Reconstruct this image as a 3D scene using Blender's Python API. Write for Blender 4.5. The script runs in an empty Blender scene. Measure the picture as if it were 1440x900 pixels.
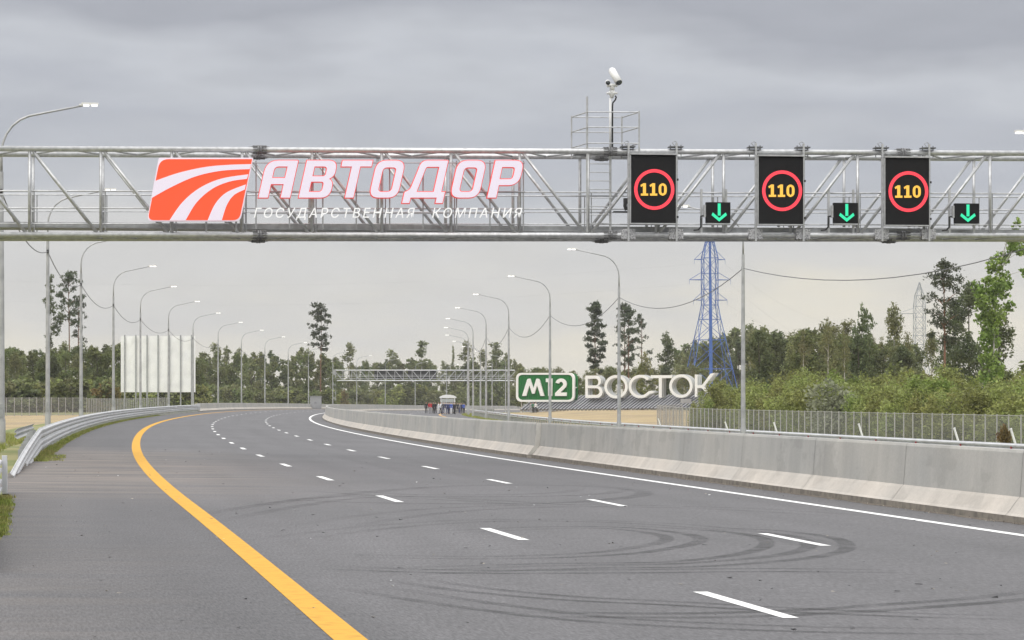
import bpy, bmesh, math, random
import numpy as np
from mathutils import Vector, Matrix
R = math.radians
rng = np.random.default_rng(7)
random.seed(7)
scene = bpy.context.scene
col = scene.collection

# ------------------------------------------------------------------ camera, sky, sun, exposure
HAZE = .00014
CAMZ = 1.8
F = 3811.0                      # focal length in pixels of a 1440 px wide picture
HOR = 570.0
cam_d = bpy.data.cameras.new("Camera")
cam = bpy.data.objects.new("Camera", cam_d)
col.objects.link(cam)
cam.location = (0, 0, CAMZ)
cam.rotation_euler = (R(90), 0, 0)
cam_d.sensor_width = 36.0
cam_d.lens = 36.0 * F / 1440.0
cam_d.shift_y = (HOR - 450.0) / 1440.0
cam_d.clip_start = 0.5
cam_d.clip_end = 20000
scene.camera = cam

SUN_EL, SUN_AZ = 48.0, 200.0    # behind the camera, a little to the left
world = bpy.data.worlds.new("World")
scene.world = world
world.use_nodes = True
wn, wl = world.node_tree.nodes, world.node_tree.links
wn.clear()
w_out = wn.new("ShaderNodeOutputWorld")
w_mix = wn.new("ShaderNodeMixShader")
bg_sky = wn.new("ShaderNodeBackground"); bg_sky.inputs[1].default_value = 0.06
bg_cloud = wn.new("ShaderNodeBackground"); bg_cloud.inputs[1].default_value = 1.0
nish = wn.new("ShaderNodeTexSky"); nish.sky_type = 'NISHITA'; nish.sun_disc = False
nish.sun_elevation = R(SUN_EL); nish.sun_rotation = R(SUN_AZ)
tc = wn.new("ShaderNodeTexCoord")
sep = wn.new("ShaderNodeSeparateXYZ")
wl.new(tc.outputs["Generated"], sep.inputs[0])
def wmath(op, a, b):
    n = wn.new("ShaderNodeMath"); n.operation = op
    for i, v in enumerate((a, b)):
        if isinstance(v, (int, float)): n.inputs[i].default_value = v
        else: wl.new(v, n.inputs[i])
    return n.outputs[0]
def wnoise(scale, zs, detail, rough, off):
    m = wn.new("ShaderNodeMapping"); m.inputs["Scale"].default_value = (1, 1, zs); m.inputs["Location"].default_value = off
    wl.new(tc.outputs["Generated"], m.inputs[0])
    n = wn.new("ShaderNodeTexNoise"); n.inputs["Scale"].default_value = scale
    n.inputs["Detail"].default_value = detail; n.inputs["Roughness"].default_value = rough
    wl.new(m.outputs[0], n.inputs["Vector"])
    return n.outputs["Fac"]
# overcast deck: pale at the horizon, a darker belt of cloud higher up, bright overhead
n1 = wnoise(7.0, 4.0, 4, .5, (3.1, .4, 0))
n2 = wnoise(26.0, 3.2, 4, .55, (0, 1.7, 2))
zz = wmath('ADD', sep.outputs[2], wmath('MULTIPLY', wmath('SUBTRACT', n1, .5), .105))
ramp = wn.new("ShaderNodeValToRGB")
cr = ramp.color_ramp
SK = [(0.0, (.86, .80, .67)), (.018, (.82, .78, .685)), (.036, (.70, .69, .67)), (.060, (.655, .655, .660)),
      (.078, (.555, .572, .612)), (.100, (.495, .515, .57)), (.118, (.58, .60, .645)), (.140, (.42, .435, .485)),
      (.19, (.47, .485, .53)), (.4, (.8, .8, .82)), (.7, (1, 1, 1)), (1, (1, 1, 1))]
cr.elements[0].position, cr.elements[0].color = SK[0][0], (*SK[0][1], 1)
cr.elements[1].position, cr.elements[1].color = SK[-1][0], (*SK[-1][1], 1)
for p_, c_ in SK[1:-1]:
    e = cr.elements.new(p_); e.color = (*c_, 1)
wl.new(zz, ramp.inputs[0])
zen = wn.new("ShaderNodeMapRange")
zen.inputs[1].default_value = .2; zen.inputs[2].default_value = .9; zen.inputs[3].default_value = 1.0; zen.inputs[4].default_value = 2.3
wl.new(sep.outputs[2], zen.inputs[0])
mod = wmath('ADD', wmath('MULTIPLY', wmath('SUBTRACT', n2, .5), .17), 1.0)
mod = wmath('MULTIPLY', mod, zen.outputs[0])
vm = wn.new("ShaderNodeVectorMath"); vm.operation = 'SCALE'
wl.new(ramp.outputs[0], vm.inputs[0]); wl.new(mod, vm.inputs[3])
wl.new(nish.outputs[0], bg_sky.inputs[0]); wl.new(vm.outputs[0], bg_cloud.inputs[0])
w_mix.inputs[0].default_value = .94
wl.new(bg_sky.outputs[0], w_mix.inputs[1]); wl.new(bg_cloud.outputs[0], w_mix.inputs[2])
wl.new(w_mix.outputs[0], w_out.inputs[0])

sun_d = bpy.data.lights.new("Sun", 'SUN'); sun_d.energy = 1.1; sun_d.angle = R(25); sun_d.color = (1, .97, .92)
sun = bpy.data.objects.new("Sun", sun_d); col.objects.link(sun)
sun.rotation_euler = (R(90 - SUN_EL), 0, R(180 - SUN_AZ))

vs = scene.view_settings
vs.view_transform = 'Standard'; vs.look = 'None'; vs.exposure = 0.0; vs.gamma = 1.0; vs.use_curve_mapping = False
scene.cycles.transparent_max_bounces = 24
scene.cycles.max_bounces = 6

# ------------------------------------------------------------------ materials
def mat(name, base, rough=.6, metal=0.0,  noise=None, emit=None, trans=0.0, island=0.0, alpha=1.0, bump=0.0, objvar=0.0, spec=.5):
    """noise = (scale, colour2, low, high): mottling between base and colour2; island/objvar: brightness spread per leaf / per object"""
    m = bpy.data.materials.new(name); m.use_nodes = True
    n, l = m.node_tree.nodes, m.node_tree.links
    b = n["Principled BSDF"]
    b.inputs["Roughness"].default_value = rough; b.inputs["Metallic"].default_value = metal
    b.inputs["Base Color"].default_value = (*base, 1)
    b.inputs["Specular IOR Level"].default_value = spec
    colr = None
    if noise:
        t = n.new("ShaderNodeTexCoord")
        x = n.new("ShaderNodeTexNoise"); x.inputs["Scale"].default_value = noise[0]; x.inputs["Detail"].default_value = 5
        l.new(t.outputs["Object"], x.inputs["Vector"])
        mr = n.new("ShaderNodeMapRange"); mr.inputs[1].default_value = noise[2]; mr.inputs[2].default_value = noise[3]
        l.new(x.outputs["Fac"], mr.inputs[0])
        mx = n.new("ShaderNodeMixRGB"); mx.inputs[1].default_value = (*base, 1); mx.inputs[2].default_value = (*noise[1], 1)
        l.new(mr.outputs[0], mx.inputs[0]); colr = mx.outputs[0]
        if bump:
            bp = n.new("ShaderNodeBump"); bp.inputs["Strength"].default_value = bump; bp.inputs["Distance"].default_value = .02
            l.new(x.outputs["Fac"], bp.inputs["Height"]); l.new(bp.outputs[0], b.inputs["Normal"])
    if island or objvar:
        hs = n.new("ShaderNodeHueSaturation")
        if colr: l.new(colr, hs.inputs["Color"])
        else: hs.inputs["Color"].default_value = (*base, 1)
        src = None
        if island:
            g = n.new("ShaderNodeNewGeometry")
            mr = n.new("ShaderNodeMapRange"); mr.inputs[3].default_value = 1 - island; mr.inputs[4].default_value = 1 + island
            l.new(g.outputs["Random Per Island"], mr.inputs[0]); src = mr.outputs[0]
        if objvar:
            oi = n.new("ShaderNodeObjectInfo")
            mr2 = n.new("ShaderNodeMapRange"); mr2.inputs[3].default_value = 1 - objvar; mr2.inputs[4].default_value = 1 + objvar
            l.new(oi.outputs["Random"], mr2.inputs[0])
            if src:
                mm = n.new("ShaderNodeMath"); mm.operation = 'MULTIPLY'; l.new(src, mm.inputs[0]); l.new(mr2.outputs[0], mm.inputs[1]); src = mm.outputs[0]
            else: src = mr2.outputs[0]
            mr3 = n.new("ShaderNodeMapRange"); mr3.inputs[3].default_value = .482; mr3.inputs[4].default_value = .512
            l.new(oi.outputs["Random"], mr3.inputs[0]); l.new(mr3.outputs[0], hs.inputs["Hue"])
        l.new(src, hs.inputs["Value"]); colr = hs.outputs[0]
    if colr: l.new(colr, b.inputs["Base Color"])
    if emit:
        b.inputs["Emission Color"].default_value = (*emit[0], 1); b.inputs["Emission Strength"].default_value = emit[1]
    o = n["Material Output"]
    if trans:
        tr = n.new("ShaderNodeBsdfTranslucent"); mxs = n.new("ShaderNodeMixShader"); mxs.inputs[0].default_value = trans
        if colr: l.new(colr, tr.inputs[0])
        else: tr.inputs[0].default_value = (*base, 1)
        l.new(b.outputs[0], mxs.inputs[1]); l.new(tr.outputs[0], mxs.inputs[2]); l.new(mxs.outputs[0], o.inputs[0])
    if alpha < 1:
        b.inputs["Alpha"].default_value = alpha
    return m

M = {}
M['galv'] = mat('galvanised_steel', (.56, .565, .57), .42, .55, (7, (.40, .405, .41), .35, .7))
M['galv_dull'] = mat('weathered_zinc', (.40, .41, .42), .6, .3, (5, (.29, .295, .30), .35, .7))
M['galv_dark'] = mat('dark_grating', (.16, .165, .17), .6, .4, (9, (.1, .1, .105), .4, .7))
M['spangle'] = mat('spangled_zinc', (.55, .55, .56), .4, .4, (30, (.22, .22, .23), .45, .6))
M['flange'] = mat('bolted_flange_steel', (.15, .15, .155), .6, .3, (20, (.3, .3, .3), .5, .7))
M['rail'] = mat('guardrail_zinc', (.58, .59, .60), .5, .25, (1.5, (.46, .465, .47), .4, .7))
M['pole'] = mat('lamp_pole_zinc', (.47, .475, .48), .5, .3, (2, (.34, .345, .35), .4, .65))
M['white'] = mat('white_paint', (.78, .78, .77), .45, 0, (3, (.68, .68, .67), .5, .8))
M['lamp'] = mat('lit_lamp_lens', (.9, .9, .88), .3, 0, emit=((1, .97, .92), 1.6))
M['black'] = mat('black_display_face', (.010, .010, .011), .75, 0, (60, (.015, .015, .016), .4, .6), spec=.2)
M['blackmetal'] = mat('black_bracket', (.02, .02, .021), .5)
M['led_red'] = mat('red_led_ring', (.5, .03, .05), .5, 0, emit=((1.0, .06, .085), .78))
M['led_yellow'] = mat('amber_led_digits', (.3, .18, .02), .5, 0, emit=((1.0, .56, .085), .88))
M['led_green'] = mat('green_led_arrow', (.02, .4, .2), .5, 0, emit=((.03, .80, .42), .72))
M['logo_orange'] = mat('orange_light_panel', (.62, .06, .015), .5, 0, emit=((1.0, .09, .035), .62))
M['logo_white'] = mat('white_light_face', (.60, .54, .64), .5, 0, emit=((1, .92, 1.0), .32))
M['logo_edge'] = mat('red_letter_edge', (.62, .06, .05), .5, 0, emit=((1.0, .09, .09), .45))
M['small_white'] = mat('white_sheet_lettering', (.82, .82, .82), .5, 0, emit=((1, 1, 1), .22))
M['concrete_plain'] = mat('barrier_concrete', (.46, .445, .41), .9, 0, (1.2, (.375, .37, .35), .38, .68), bump=.15)
M['concrete_foot'] = mat('barrier_foot_concrete', (.52, .475, .425), .9, 0, (1.5, (.43, .40, .365), .38, .68), bump=.15)
M['yellow_line'] = mat('yellow_road_paint', (.58, .325, .062), .95, 0, (7, (.47, .26, .055), .48, .75), spec=.15)
M['white_line'] = mat('white_road_paint', (.76, .76, .75), .9, 0, (9, (.52, .52, .51), .52, .75), spec=.2)
M['yellow_worn'] = mat('worn_yellow_paint', (.55, .33, .12), .8)
M['red'] = mat('red_reflector', (.35, .02, .03), .4)
M['blue'] = mat('blue_tower_paint', (.045, .115, .40), .55, 0, (.6, (.08, .17, .42), .4, .7))
M['greysteel'] = mat('grey_tower_steel', (.30, .32, .35), .6)
M['wire'] = mat('cable_sheath', (.17, .17, .175), .7)
M['line'] = mat('conductor_aluminium', (.48, .48, .49), .6)
M['fence_post'] = mat('fence_post_zinc', (.42, .41, .39), .6, .1, (4, (.38, .37, .36), .4, .7))
M['fence_mesh'] = mat('wire_mesh', (.30, .30, .295), .8, 0, alpha=.36)
M['board'] = mat('billboard_back', (.90, .90, .89), .7, 0, (.7, (.80, .80, .80), .4, .7))
M['sign_green'] = mat('green_sign_panel', (.006, .17, .03), .85, 0, (1.2, (.01, .13, .03), .4, .7))
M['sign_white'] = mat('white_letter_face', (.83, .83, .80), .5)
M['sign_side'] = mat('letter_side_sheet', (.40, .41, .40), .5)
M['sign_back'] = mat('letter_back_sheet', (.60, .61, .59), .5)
M['slat'] = mat('charcoal_slat', (.27, .27, .285), .6, 0, (1.5, (.35, .35, .365), .4, .7))
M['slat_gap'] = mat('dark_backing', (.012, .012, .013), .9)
M['cabinet'] = mat('grey_cabinet', (.33, .33, .34), .6, 0, (1, (.28, .28, .29), .4, .7))
M['skin'] = mat('skin', (.50, .31, .22), .6)
M['hair'] = mat('dark_hair', (.04, .03, .025), .7)
for nm, c_ in [('cloth_black', (.02, .02, .022)), ('cloth_navy', (.025, .035, .12)), ('cloth_blue', (.06, .12, .45)), ('cloth_red', (.55, .03, .04)),
               ('cloth_white', (.75, .75, .77)), ('cloth_grey', (.35, .35, .37)), ('cloth_green', (.03, .16, .08)), ('cloth_dark', (.03, .03, .045))]:
    M[nm] = mat(nm, c_, .85, 0, (9, tuple(v * .7 for v in c_), .45, .7))
M['glass'] = mat('dark_glass', (.05, .06, .065), .08)
M['tyre'] = mat('tyre_rubber', (.02, .02, .02), .8)
M['bark_pine'] = mat('pine_bark', (.22, .105, .055), .9, 0, (3, (.13, .09, .065), .4, .65))
M['bark_birch'] = mat('birch_bark', (.50, .48, .43), .85, 0, (3, (.10, .09, .08), .52, .66))
M['bark_dark'] = mat('dark_bark', (.10, .085, .065), .9, 0, (3, (.06, .05, .04), .4, .65))
def leafmat(nm, c, c2, isl=.42, ov=.2, tr=.42, sc=.35):
    M[nm] = mat(nm, c, .65, 0, (sc, c2, .35, .65), trans=tr, island=isl, objvar=ov)
leafmat('leaf_pine', (.068, .094, .050), (.10, .12, .062))
leafmat('leaf_mixed', (.125, .165, .055), (.185, .195, .07))
leafmat('leaf_dark', (.098, .132, .056), (.14, .165, .066))
leafmat('leaf_birch', (.175, .205, .085), (.235, .235, .10))
leafmat('leaf_bright', (.19, .27, .055), (.25, .30, .075), .45)
leafmat('leaf_willow', (.215, .265, .07), (.31, .31, .105), .5)
leafmat('leaf_silver', (.32, .36, .23), (.40, .42, .29), .4)
leafmat('leaf_autumn', (.24, .15, .06), (.19, .18, .06), .4)
M['grass'] = mat('grass_blades', (.24, .29, .06), .7, 0, (.8, (.33, .30, .11), .4, .65), trans=.3, island=.4)

def concrete_mat(name, c, c2):
    m = bpy.data.materials.new(name); m.use_nodes = True
    n, l = m.node_tree.nodes, m.node_tree.links; b = n["Principled BSDF"]; b.inputs["Roughness"].default_value = .9; b.inputs["Specular IOR Level"].default_value = .25
    t = n.new("ShaderNodeTexCoord")
    def noi(sc, d, scale, ro=.55):
        mp = n.new("ShaderNodeMapping"); mp.inputs["Scale"].default_value = scale; l.new(t.outputs["Object"], mp.inputs[0])
        x = n.new("ShaderNodeTexNoise"); x.inputs["Scale"].default_value = sc; x.inputs["Detail"].default_value = d; x.inputs["Roughness"].default_value = ro
        l.new(mp.outputs[0], x.inputs["Vector"]); return x.outputs["Fac"]
    def mr(src, a, c_, lo, hi):
        r = n.new("ShaderNodeMapRange"); r.inputs[1].default_value = a; r.inputs[2].default_value = c_; r.inputs[3].default_value = lo; r.inputs[4].default_value = hi
        l.new(src, r.inputs[0]); return r.outputs[0]
    def mul(a, c_):
        x = n.new("ShaderNodeMath"); x.operation = 'MULTIPLY'; l.new(a, x.inputs[0]); l.new(c_, x.inputs[1]); return x.outputs[0]
    mx = n.new("ShaderNodeMixRGB"); mx.inputs[1].default_value = (*c, 1); mx.inputs[2].default_value = (*c2, 1)
    l.new(mr(noi(.35, 5, (1, 1, 1)), .38, .62, 0, 1), mx.inputs[0])
    v = mr(noi(1.0, 5, (1.6, 1.6, .22), .6), .3, .7, .90, 1.08)                       # run-off streaks
    v = mul(v, mr(noi(1.0, 3, (.9, .9, 1.6)), .56, .62, 1.0, .90))                    # damp blotches
    v = mul(v, mr(noi(22, 4, (1, 1, 1), .7), .3, .7, .93, 1.07))
    vm_ = n.new("ShaderNodeVectorMath"); vm_.operation = 'SCALE'; l.new(mx.outputs[0], vm_.inputs[0]); l.new(v, vm_.inputs[3]); l.new(vm_.outputs[0], b.inputs["Base Color"])
    bp = n.new("ShaderNodeBump"); bp.inputs["Strength"].default_value = .2; bp.inputs["Distance"].default_value = .02; l.new(noi(9, 5, (1, 1, 1)), bp.inputs["Height"]); l.new(bp.outputs[0], b.inputs["Normal"])
    return m
def ground_mat():
    m = bpy.data.materials.new('field_soil'); m.use_nodes = True
    n, l = m.node_tree.nodes, m.node_tree.links; b = n["Principled BSDF"]; b.inputs["Roughness"].default_value = .95
    t = n.new("ShaderNodeTexCoord")
    def noi(sc, d=6):
        x = n.new("ShaderNodeTexNoise"); x.inputs["Scale"].default_value = sc; x.inputs["Detail"].default_value = d
        l.new(t.outputs["Object"], x.inputs["Vector"]); return x.outputs["Fac"]
    at = n.new("ShaderNodeAttribute"); at.attribute_name = "sand"       # where the bare sand lies
    def rampf(src, a, c):
        r = n.new("ShaderNodeMapRange"); r.inputs[1].default_value = a; r.inputs[2].default_value = c; l.new(src, r.inputs[0]); return r.outputs[0]
    def mix(f, a, c):
        x = n.new("ShaderNodeMixRGB")
        if isinstance(f, float): x.inputs[0].default_value = f
        else: l.new(f, x.inputs[0])
        for i, v in ((1, a), (2, c)):
            if isinstance(v, tuple): x.inputs[i].default_value = (*v, 1)
            else: l.new(v, x.inputs[i])
        return x.outputs[0]
    grass = mix(rampf(noi(.25), .4, .62), (.15, .17, .055), (.25, .23, .10))
    sand = mix(rampf(noi(.09), .4, .62), (.37, .28, .15), (.28, .215, .13))
    sand = mix(rampf(noi(.6), .56, .7), sand, (.27, .22, .10))
    mm = n.new("ShaderNodeMath"); mm.operation = 'ADD'
    l.new(at.outputs["Fac"], mm.inputs[0])
    m2 = n.new("ShaderNodeMath"); m2.operation = 'MULTIPLY_ADD'; l.new(noi(.12), m2.inputs[0]); m2.inputs[1].default_value = .9; m2.inputs[2].default_value = -.45
    l.new(m2.outputs[0], mm.inputs[1])
    l.new(mix(rampf(mm.outputs[0], .4, .6), grass, sand), b.inputs["Base Color"])
    return m
def asphalt_mat(name, c, c2):
    m = bpy.data.materials.new(name); m.use_nodes = True
    n, l = m.node_tree.nodes, m.node_tree.links; b = n["Principled BSDF"]
    t = n.new("ShaderNodeTexCoord")
    def noi(sc, d=5, vec=None, ro=.5):
        x = n.new("ShaderNodeTexNoise"); x.inputs["Scale"].default_value = sc; x.inputs["Detail"].default_value = d; x.inputs["Roughness"].default_value = ro
        l.new(vec or t.outputs["Object"], x.inputs["Vector"]); return x.outputs["Fac"]
    def mr(src, a, c_, lo=0., hi=1.):
        r = n.new("ShaderNodeMapRange"); r.inputs[1].default_value = a; r.inputs[2].default_value = c_; r.inputs[3].default_value = lo; r.inputs[4].default_value = hi
        l.new(src, r.inputs[0]); return r.outputs[0]
    def mul(a, c_):
        x = n.new("ShaderNodeMath"); x.operation = 'MULTIPLY'; l.new(a, x.inputs[0]); l.new(c_, x.inputs[1]); return x.outputs[0]
    uv = t.outputs["UV"]                                                  # u across the road (m), v along it (m)
    mp = n.new("ShaderNodeMapping"); mp.inputs["Scale"].default_value = (1.1, .03, 1); l.new(uv, mp.inputs[0])
    streak = noi(1.0, 4, mp.outputs[0])
    base = n.new("ShaderNodeMixRGB"); base.inputs[1].default_value = (*c, 1); base.inputs[2].default_value = (*c2, 1)
    l.new(mr(noi(.16), .36, .64), base.inputs[0])
    v = mul(mr(streak, .3, .7, .88, 1.10), mr(noi(16, 6, ro=.85), .36, .64, .80, 1.20))
    mg = n.new("ShaderNodeMapping"); mg.inputs["Scale"].default_value = (44, 4.6, 1); l.new(uv, mg.inputs[0])
    v = mul(v, mr(noi(1.0, 4, mg.outputs[0], .8), .37, .63, .56, 1.44))   # rolled aggregate, drawn out along the lane
    v = mul(v, mr(noi(60, 3, ro=.8), .3, .7, .66, 1.34))
    v = mul(v, mr(noi(1.6, 4), .3, .7, .94, 1.05))
    sx = n.new("ShaderNodeSeparateXYZ"); l.new(uv, sx.inputs[0])
    v = mul(v, mr(sx.outputs[0], -4.0, -3.5, .80, 1.0))                # the paved shoulder is a darker mix
    vmx = n.new("ShaderNodeVectorMath"); vmx.operation = 'SCALE'
    l.new(base.outputs[0], vmx.inputs[0]); l.new(v, vmx.inputs[3])
    # dust dragged onto the road where the side track meets it
    at = n.new("ShaderNodeAttribute"); at.attribute_name = "dust"
    mp2 = n.new("ShaderNodeMapping"); mp2.inputs["Scale"].default_value = (.16, 1.2, 1); l.new(uv, mp2.inputs[0])
    df = mul(at.outputs["Fac"], mr(noi(1.0, 6, mp2.outputs[0], .65), .38, .66, 0, .9))
    dm = n.new("ShaderNodeMixRGB"); dm.inputs[2].default_value = (.235, .195, .16, 1)
    l.new(df, dm.inputs[0]); l.new(vmx.outputs[0], dm.inputs[1])
    l.new(dm.outputs[0], b.inputs["Base Color"])
    b.inputs["Roughness"].default_value = .66
    b.inputs["Specular IOR Level"].default_value = .45
    bp = n.new("ShaderNodeBump"); bp.inputs["Strength"].default_value = .35; bp.inputs["Distance"].default_value = .006
    l.new(noi(90, 3), bp.inputs["Height"]); l.new(bp.outputs[0], b.inputs["Normal"])
    return m
M['end_concrete'] = mat('lit_look_concrete_end', (.66, .64, .59), .9, 0, (4, (.56, .54, .50), .4, .7))  # barrier concrete made paler, so the end face looks brightly lit
M['ground'] = ground_mat()
M['concrete'] = concrete_mat('barrier_wall_concrete', (.46, .445, .41), (.40, .395, .375))
M['concrete_foot'] = concrete_mat('barrier_foot', (.54, .495, .44), (.47, .44, .40))
M['asphalt'] = asphalt_mat('asphalt', (.099, .096, .100), (.085, .083, .086))
M['asphalt_old'] = asphalt_mat('side_track_asphalt', (.125, .118, .115), (.10, .096, .094))
def skid_mat():
    m = bpy.data.materials.new('tyre_rubber_trace'); m.use_nodes = True
    n, l = m.node_tree.nodes, m.node_tree.links; b = n["Principled BSDF"]
    b.inputs["Base Color"].default_value = (.045, .044, .045, 1); b.inputs["Roughness"].default_value = .7
    t = n.new("ShaderNodeTexCoord"); sp = n.new("ShaderNodeSeparateXYZ"); l.new(t.outputs["UV"], sp.inputs[0])
    def mth(op, a, c=None):
        x = n.new("ShaderNodeMath"); x.operation = op
        for i, v in enumerate((a, c)):
            if v is None: continue
            if isinstance(v, (int, float)): x.inputs[i].default_value = v
            else: l.new(v, x.inputs[i])
        return x.outputs[0]
    e = mth('MULTIPLY', sp.outputs[0], mth('SUBTRACT', 1.0, sp.outputs[0]))          # soft edges across the tread
    e = mth('MINIMUM', mth('MULTIPLY', e, 8.0), 1.0)
    f = mth('MULTIPLY', sp.outputs[1], mth('SUBTRACT', 1.0, sp.outputs[1]))          # fading ends
    f = mth('MINIMUM', mth('MULTIPLY', f, 5.0), 1.0)
    x = n.new("ShaderNodeTexNoise"); x.inputs["Scale"].default_value = 2.2; x.inputs["Detail"].default_value = 6; l.new(t.outputs["Object"], x.inputs["Vector"])
    mr = n.new("ShaderNodeMapRange"); mr.inputs[1].default_value = .3; mr.inputs[2].default_value = .7; mr.inputs[3].default_value = .10; mr.inputs[4].default_value = .58
    l.new(x.outputs["Fac"], mr.inputs[0])
    at = n.new("ShaderNodeAttribute"); at.attribute_name = "strength"
    l.new(mth('MULTIPLY', mth('MULTIPLY', mth('MULTIPLY', e, f), mr.outputs[0]), at.outputs["Fac"]), b.inputs["Alpha"])
    return m
M['skid'] = skid_mat()

# ------------------------------------------------------------------ the line of the road
f_, H_, X0, Y0, TH0 = 0, 0, 2.1176, 24.8845, -0.194442
KS = np.array([-30, 30, 90, 150, 210, 270, 340, 420, 500, 600, 700, 820.])
KK = np.array([1.8659, .7123, .3601, .4494, .4341, .3681, .3924, .4828, .3049, .741, 1.3584, 1.9746]) / 1000
ES = np.array([-30, 20, 80, 140, 200, 270, 350, 450, 550, 680, 820.])
EE = np.array([-2.0672, -1.6649, -1.5109, -1.33, -1.1536, -.9295, -.7725, -.7618, -.8985, -1.1134, -1.3448])
S_ = np.arange(-70, 861, 1.0)
k_ = np.interp(S_, KS, KK)
t_ = np.concatenate([[0], np.cumsum((k_[1:] + k_[:-1]) / 2)]); t_ = t_ - t_[70] + TH0
def cum(d): return np.concatenate([[0], np.cumsum((d[1:] + d[:-1]) / 2)])
x_ = cum(np.sin(t_)); x_ = x_ - x_[70] + X0
y_ = cum(np.cos(t_)); y_ = y_ - y_[70] + Y0
zpad = np.interp(np.arange(-130, 921, 1.0), ES, EE)
for _ in range(2): zpad = np.convolve(np.pad(zpad, 15, mode='edge'), np.ones(31) / 31, 'valid')
z_ = zpad[60:60 + len(S_)] + CAMZ
z_ = np.where(S_ < -5, np.interp(-5, S_, z_), z_)
cs_ = np.interp(S_, [0, 400], [.01296, .02349])
def st(s): return [float(np.interp(s, S_, a)) for a in (x_, y_, z_, t_, cs_)]
def fall(s, o):                                   # the far carriageway tilts a little more on the near side of the bend
    return min(max(o - 9.4, 0), 19) * .0115 * (1 - sstep(150, 300, s))
def sstep(a, b, v):
    u = min(max((v - a) / (b - a), 0), 1); return u * u * (3 - 2 * u)
def P(s, o, h=0.0):
    x, y, z, t, c = st(s)
    return Vector((x + o * math.cos(t), y - o * math.sin(t), z - min(max(o, -9), 29) * c - fall(s, o) + h))
def PX(px, py, Y):
    return Vector(((px - 720) / F * Y, Y, CAMZ + (HOR - py) / F * Y))
def so_of(x, y):
    i = int(np.argmin((x_ - x) ** 2 + (y_ - y) ** 2)); t = t_[i]
    dx, dy = x - x_[i], y - y_[i]
    return S_[i] + dx * math.sin(t) + dy * math.cos(t), dx * math.cos(t) - dy * math.sin(t)
def sstep(a, b, v):
    u = min(max((v - a) / (b - a), 0), 1); return u * u * (3 - 2 * u)
def ground_z(x, y):
    s, o = so_of(x, y); s = min(max(s, -70), 860)
    X, Y, z, t, c = st(s); zr = z - min(max(o, -9), 29) * c - fall(s, o)
    d = 0.0
    if o < -9: d = -.45 * sstep(-9.5, -14, o)
    elif o > 28: d = -.35 * sstep(28, 33, o) * (1 - sstep(200, 250, s)) + sstep(230, 330, s) * .55 * sstep(32, 44, o)
    return zr + d

# ------------------------------------------------------------------ builders
class MB:
    def __init__(s): s.v, s.f, s.mi = [], [], []
    def add(s, verts, faces, mi=0):
        k = len(s.v); s.v += [tuple(p) for p in verts]; s.f += [[i + k for i in f] for f in faces]; s.mi += [mi] * len(faces); return s
    def box(s, c, d, rot=None, mi=0):
        rot = rot or Matrix.Identity(3); c = Vector(c)
        vs_ = [c + rot @ Vector((sx * d[0] / 2, sy * d[1] / 2, sz * d[2] / 2)) for sx in (-1, 1) for sy in (-1, 1) for sz in (-1, 1)]
        return s.add(vs_, [[0, 1, 3, 2], [4, 6, 7, 5], [0, 4, 5, 1], [2, 3, 7, 6], [0, 2, 6, 4], [1, 5, 7, 3]], mi)
    def tube(s, pts, r, n=8, cap=True, mi=0):
        pts = [Vector(p) for p in pts]; rs = r if isinstance(r, (list, tuple)) else [r] * len(pts)
        ref = None; rings = []
        for i, p in enumerate(pts):
            a = pts[max(i - 1, 0)]; b = pts[min(i + 1, len(pts) - 1)]; d = (b - a).normalized()
            if ref is None: ref = Vector((0, 0, 1)) if abs(d.z) < .9 else Vector((1, 0, 0))
            u = d.cross(ref); u = u.normalized() if u.length > 1e-6 else d.orthogonal().normalized(); w = u.cross(d).normalized(); ref = w
            rings.append([p + (u * math.cos(6.28318 * k / n) + w * math.sin(6.28318 * k / n)) * rs[i] for k in range(n)])
        V = [q for rg in rings for q in rg]; Fc = []
        for i in range(len(pts) - 1):
            for k in range(n): Fc.append([i * n + k, i * n + (k + 1) % n, (i + 1) * n + (k + 1) % n, (i + 1) * n + k])
        if cap: Fc += [list(range(n))[::-1], [(len(pts) - 1) * n + k for k in range(n)]]
        return s.add(V, Fc, mi)
    def sweep(s, frames, prof, closed=True, cap=True, mi=0):
        """frames: function i -> list of world points for the profile"""
        n = len(prof); rows = [frames(i) for i in range(len(frames.S))] if hasattr(frames, 'S') else frames
        V = [p for r in rows for p in r]; Fc = []
        for i in range(len(rows) - 1):
            for k in range(n if closed else n - 1):
                Fc.append([i * n + k, i * n + (k + 1) % n, (i + 1) * n + (k + 1) % n, (i + 1) * n + k])
        if cap and closed: Fc += [list(range(n)), [(len(rows) - 1) * n + k for k in range(n)][::-1]]
        return s.add(V, Fc, mi)
    def build(s, name, m, parent=None, origin=(0, 0, 0), smooth=False):
        me = bpy.data.meshes.new(name); o_ = Vector(origin)
        me.from_pydata([tuple(Vector(p) - o_) for p in s.v], [], s.f); me.update()
        for mm in (m if isinstance(m, (list, tuple)) else [m]): me.materials.append(M[mm] if isinstance(mm, str) else mm)
        if any(s.mi): me.polygons.foreach_set("material_index", s.mi)
        if smooth: me.polygons.foreach_set("use_smooth", [True] * len(me.polygons))
        bm = bmesh.new(); bm.from_mesh(me); bmesh.ops.recalc_face_normals(bm, faces=bm.faces); bm.to_mesh(me); bm.free()
        ob = bpy.data.objects.new(name, me); col.objects.link(ob)
        if parent: ob.parent = parent
        elif tuple(origin) != (0, 0, 0): ob.location = o_
        return ob
def tag(o, label=None, cat=None, group=None, kind=None):
    if label: o['label'] = label
    if cat: o['category'] = cat
    if group: o['group'] = group
    if kind: o['kind'] = kind
    return o
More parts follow.
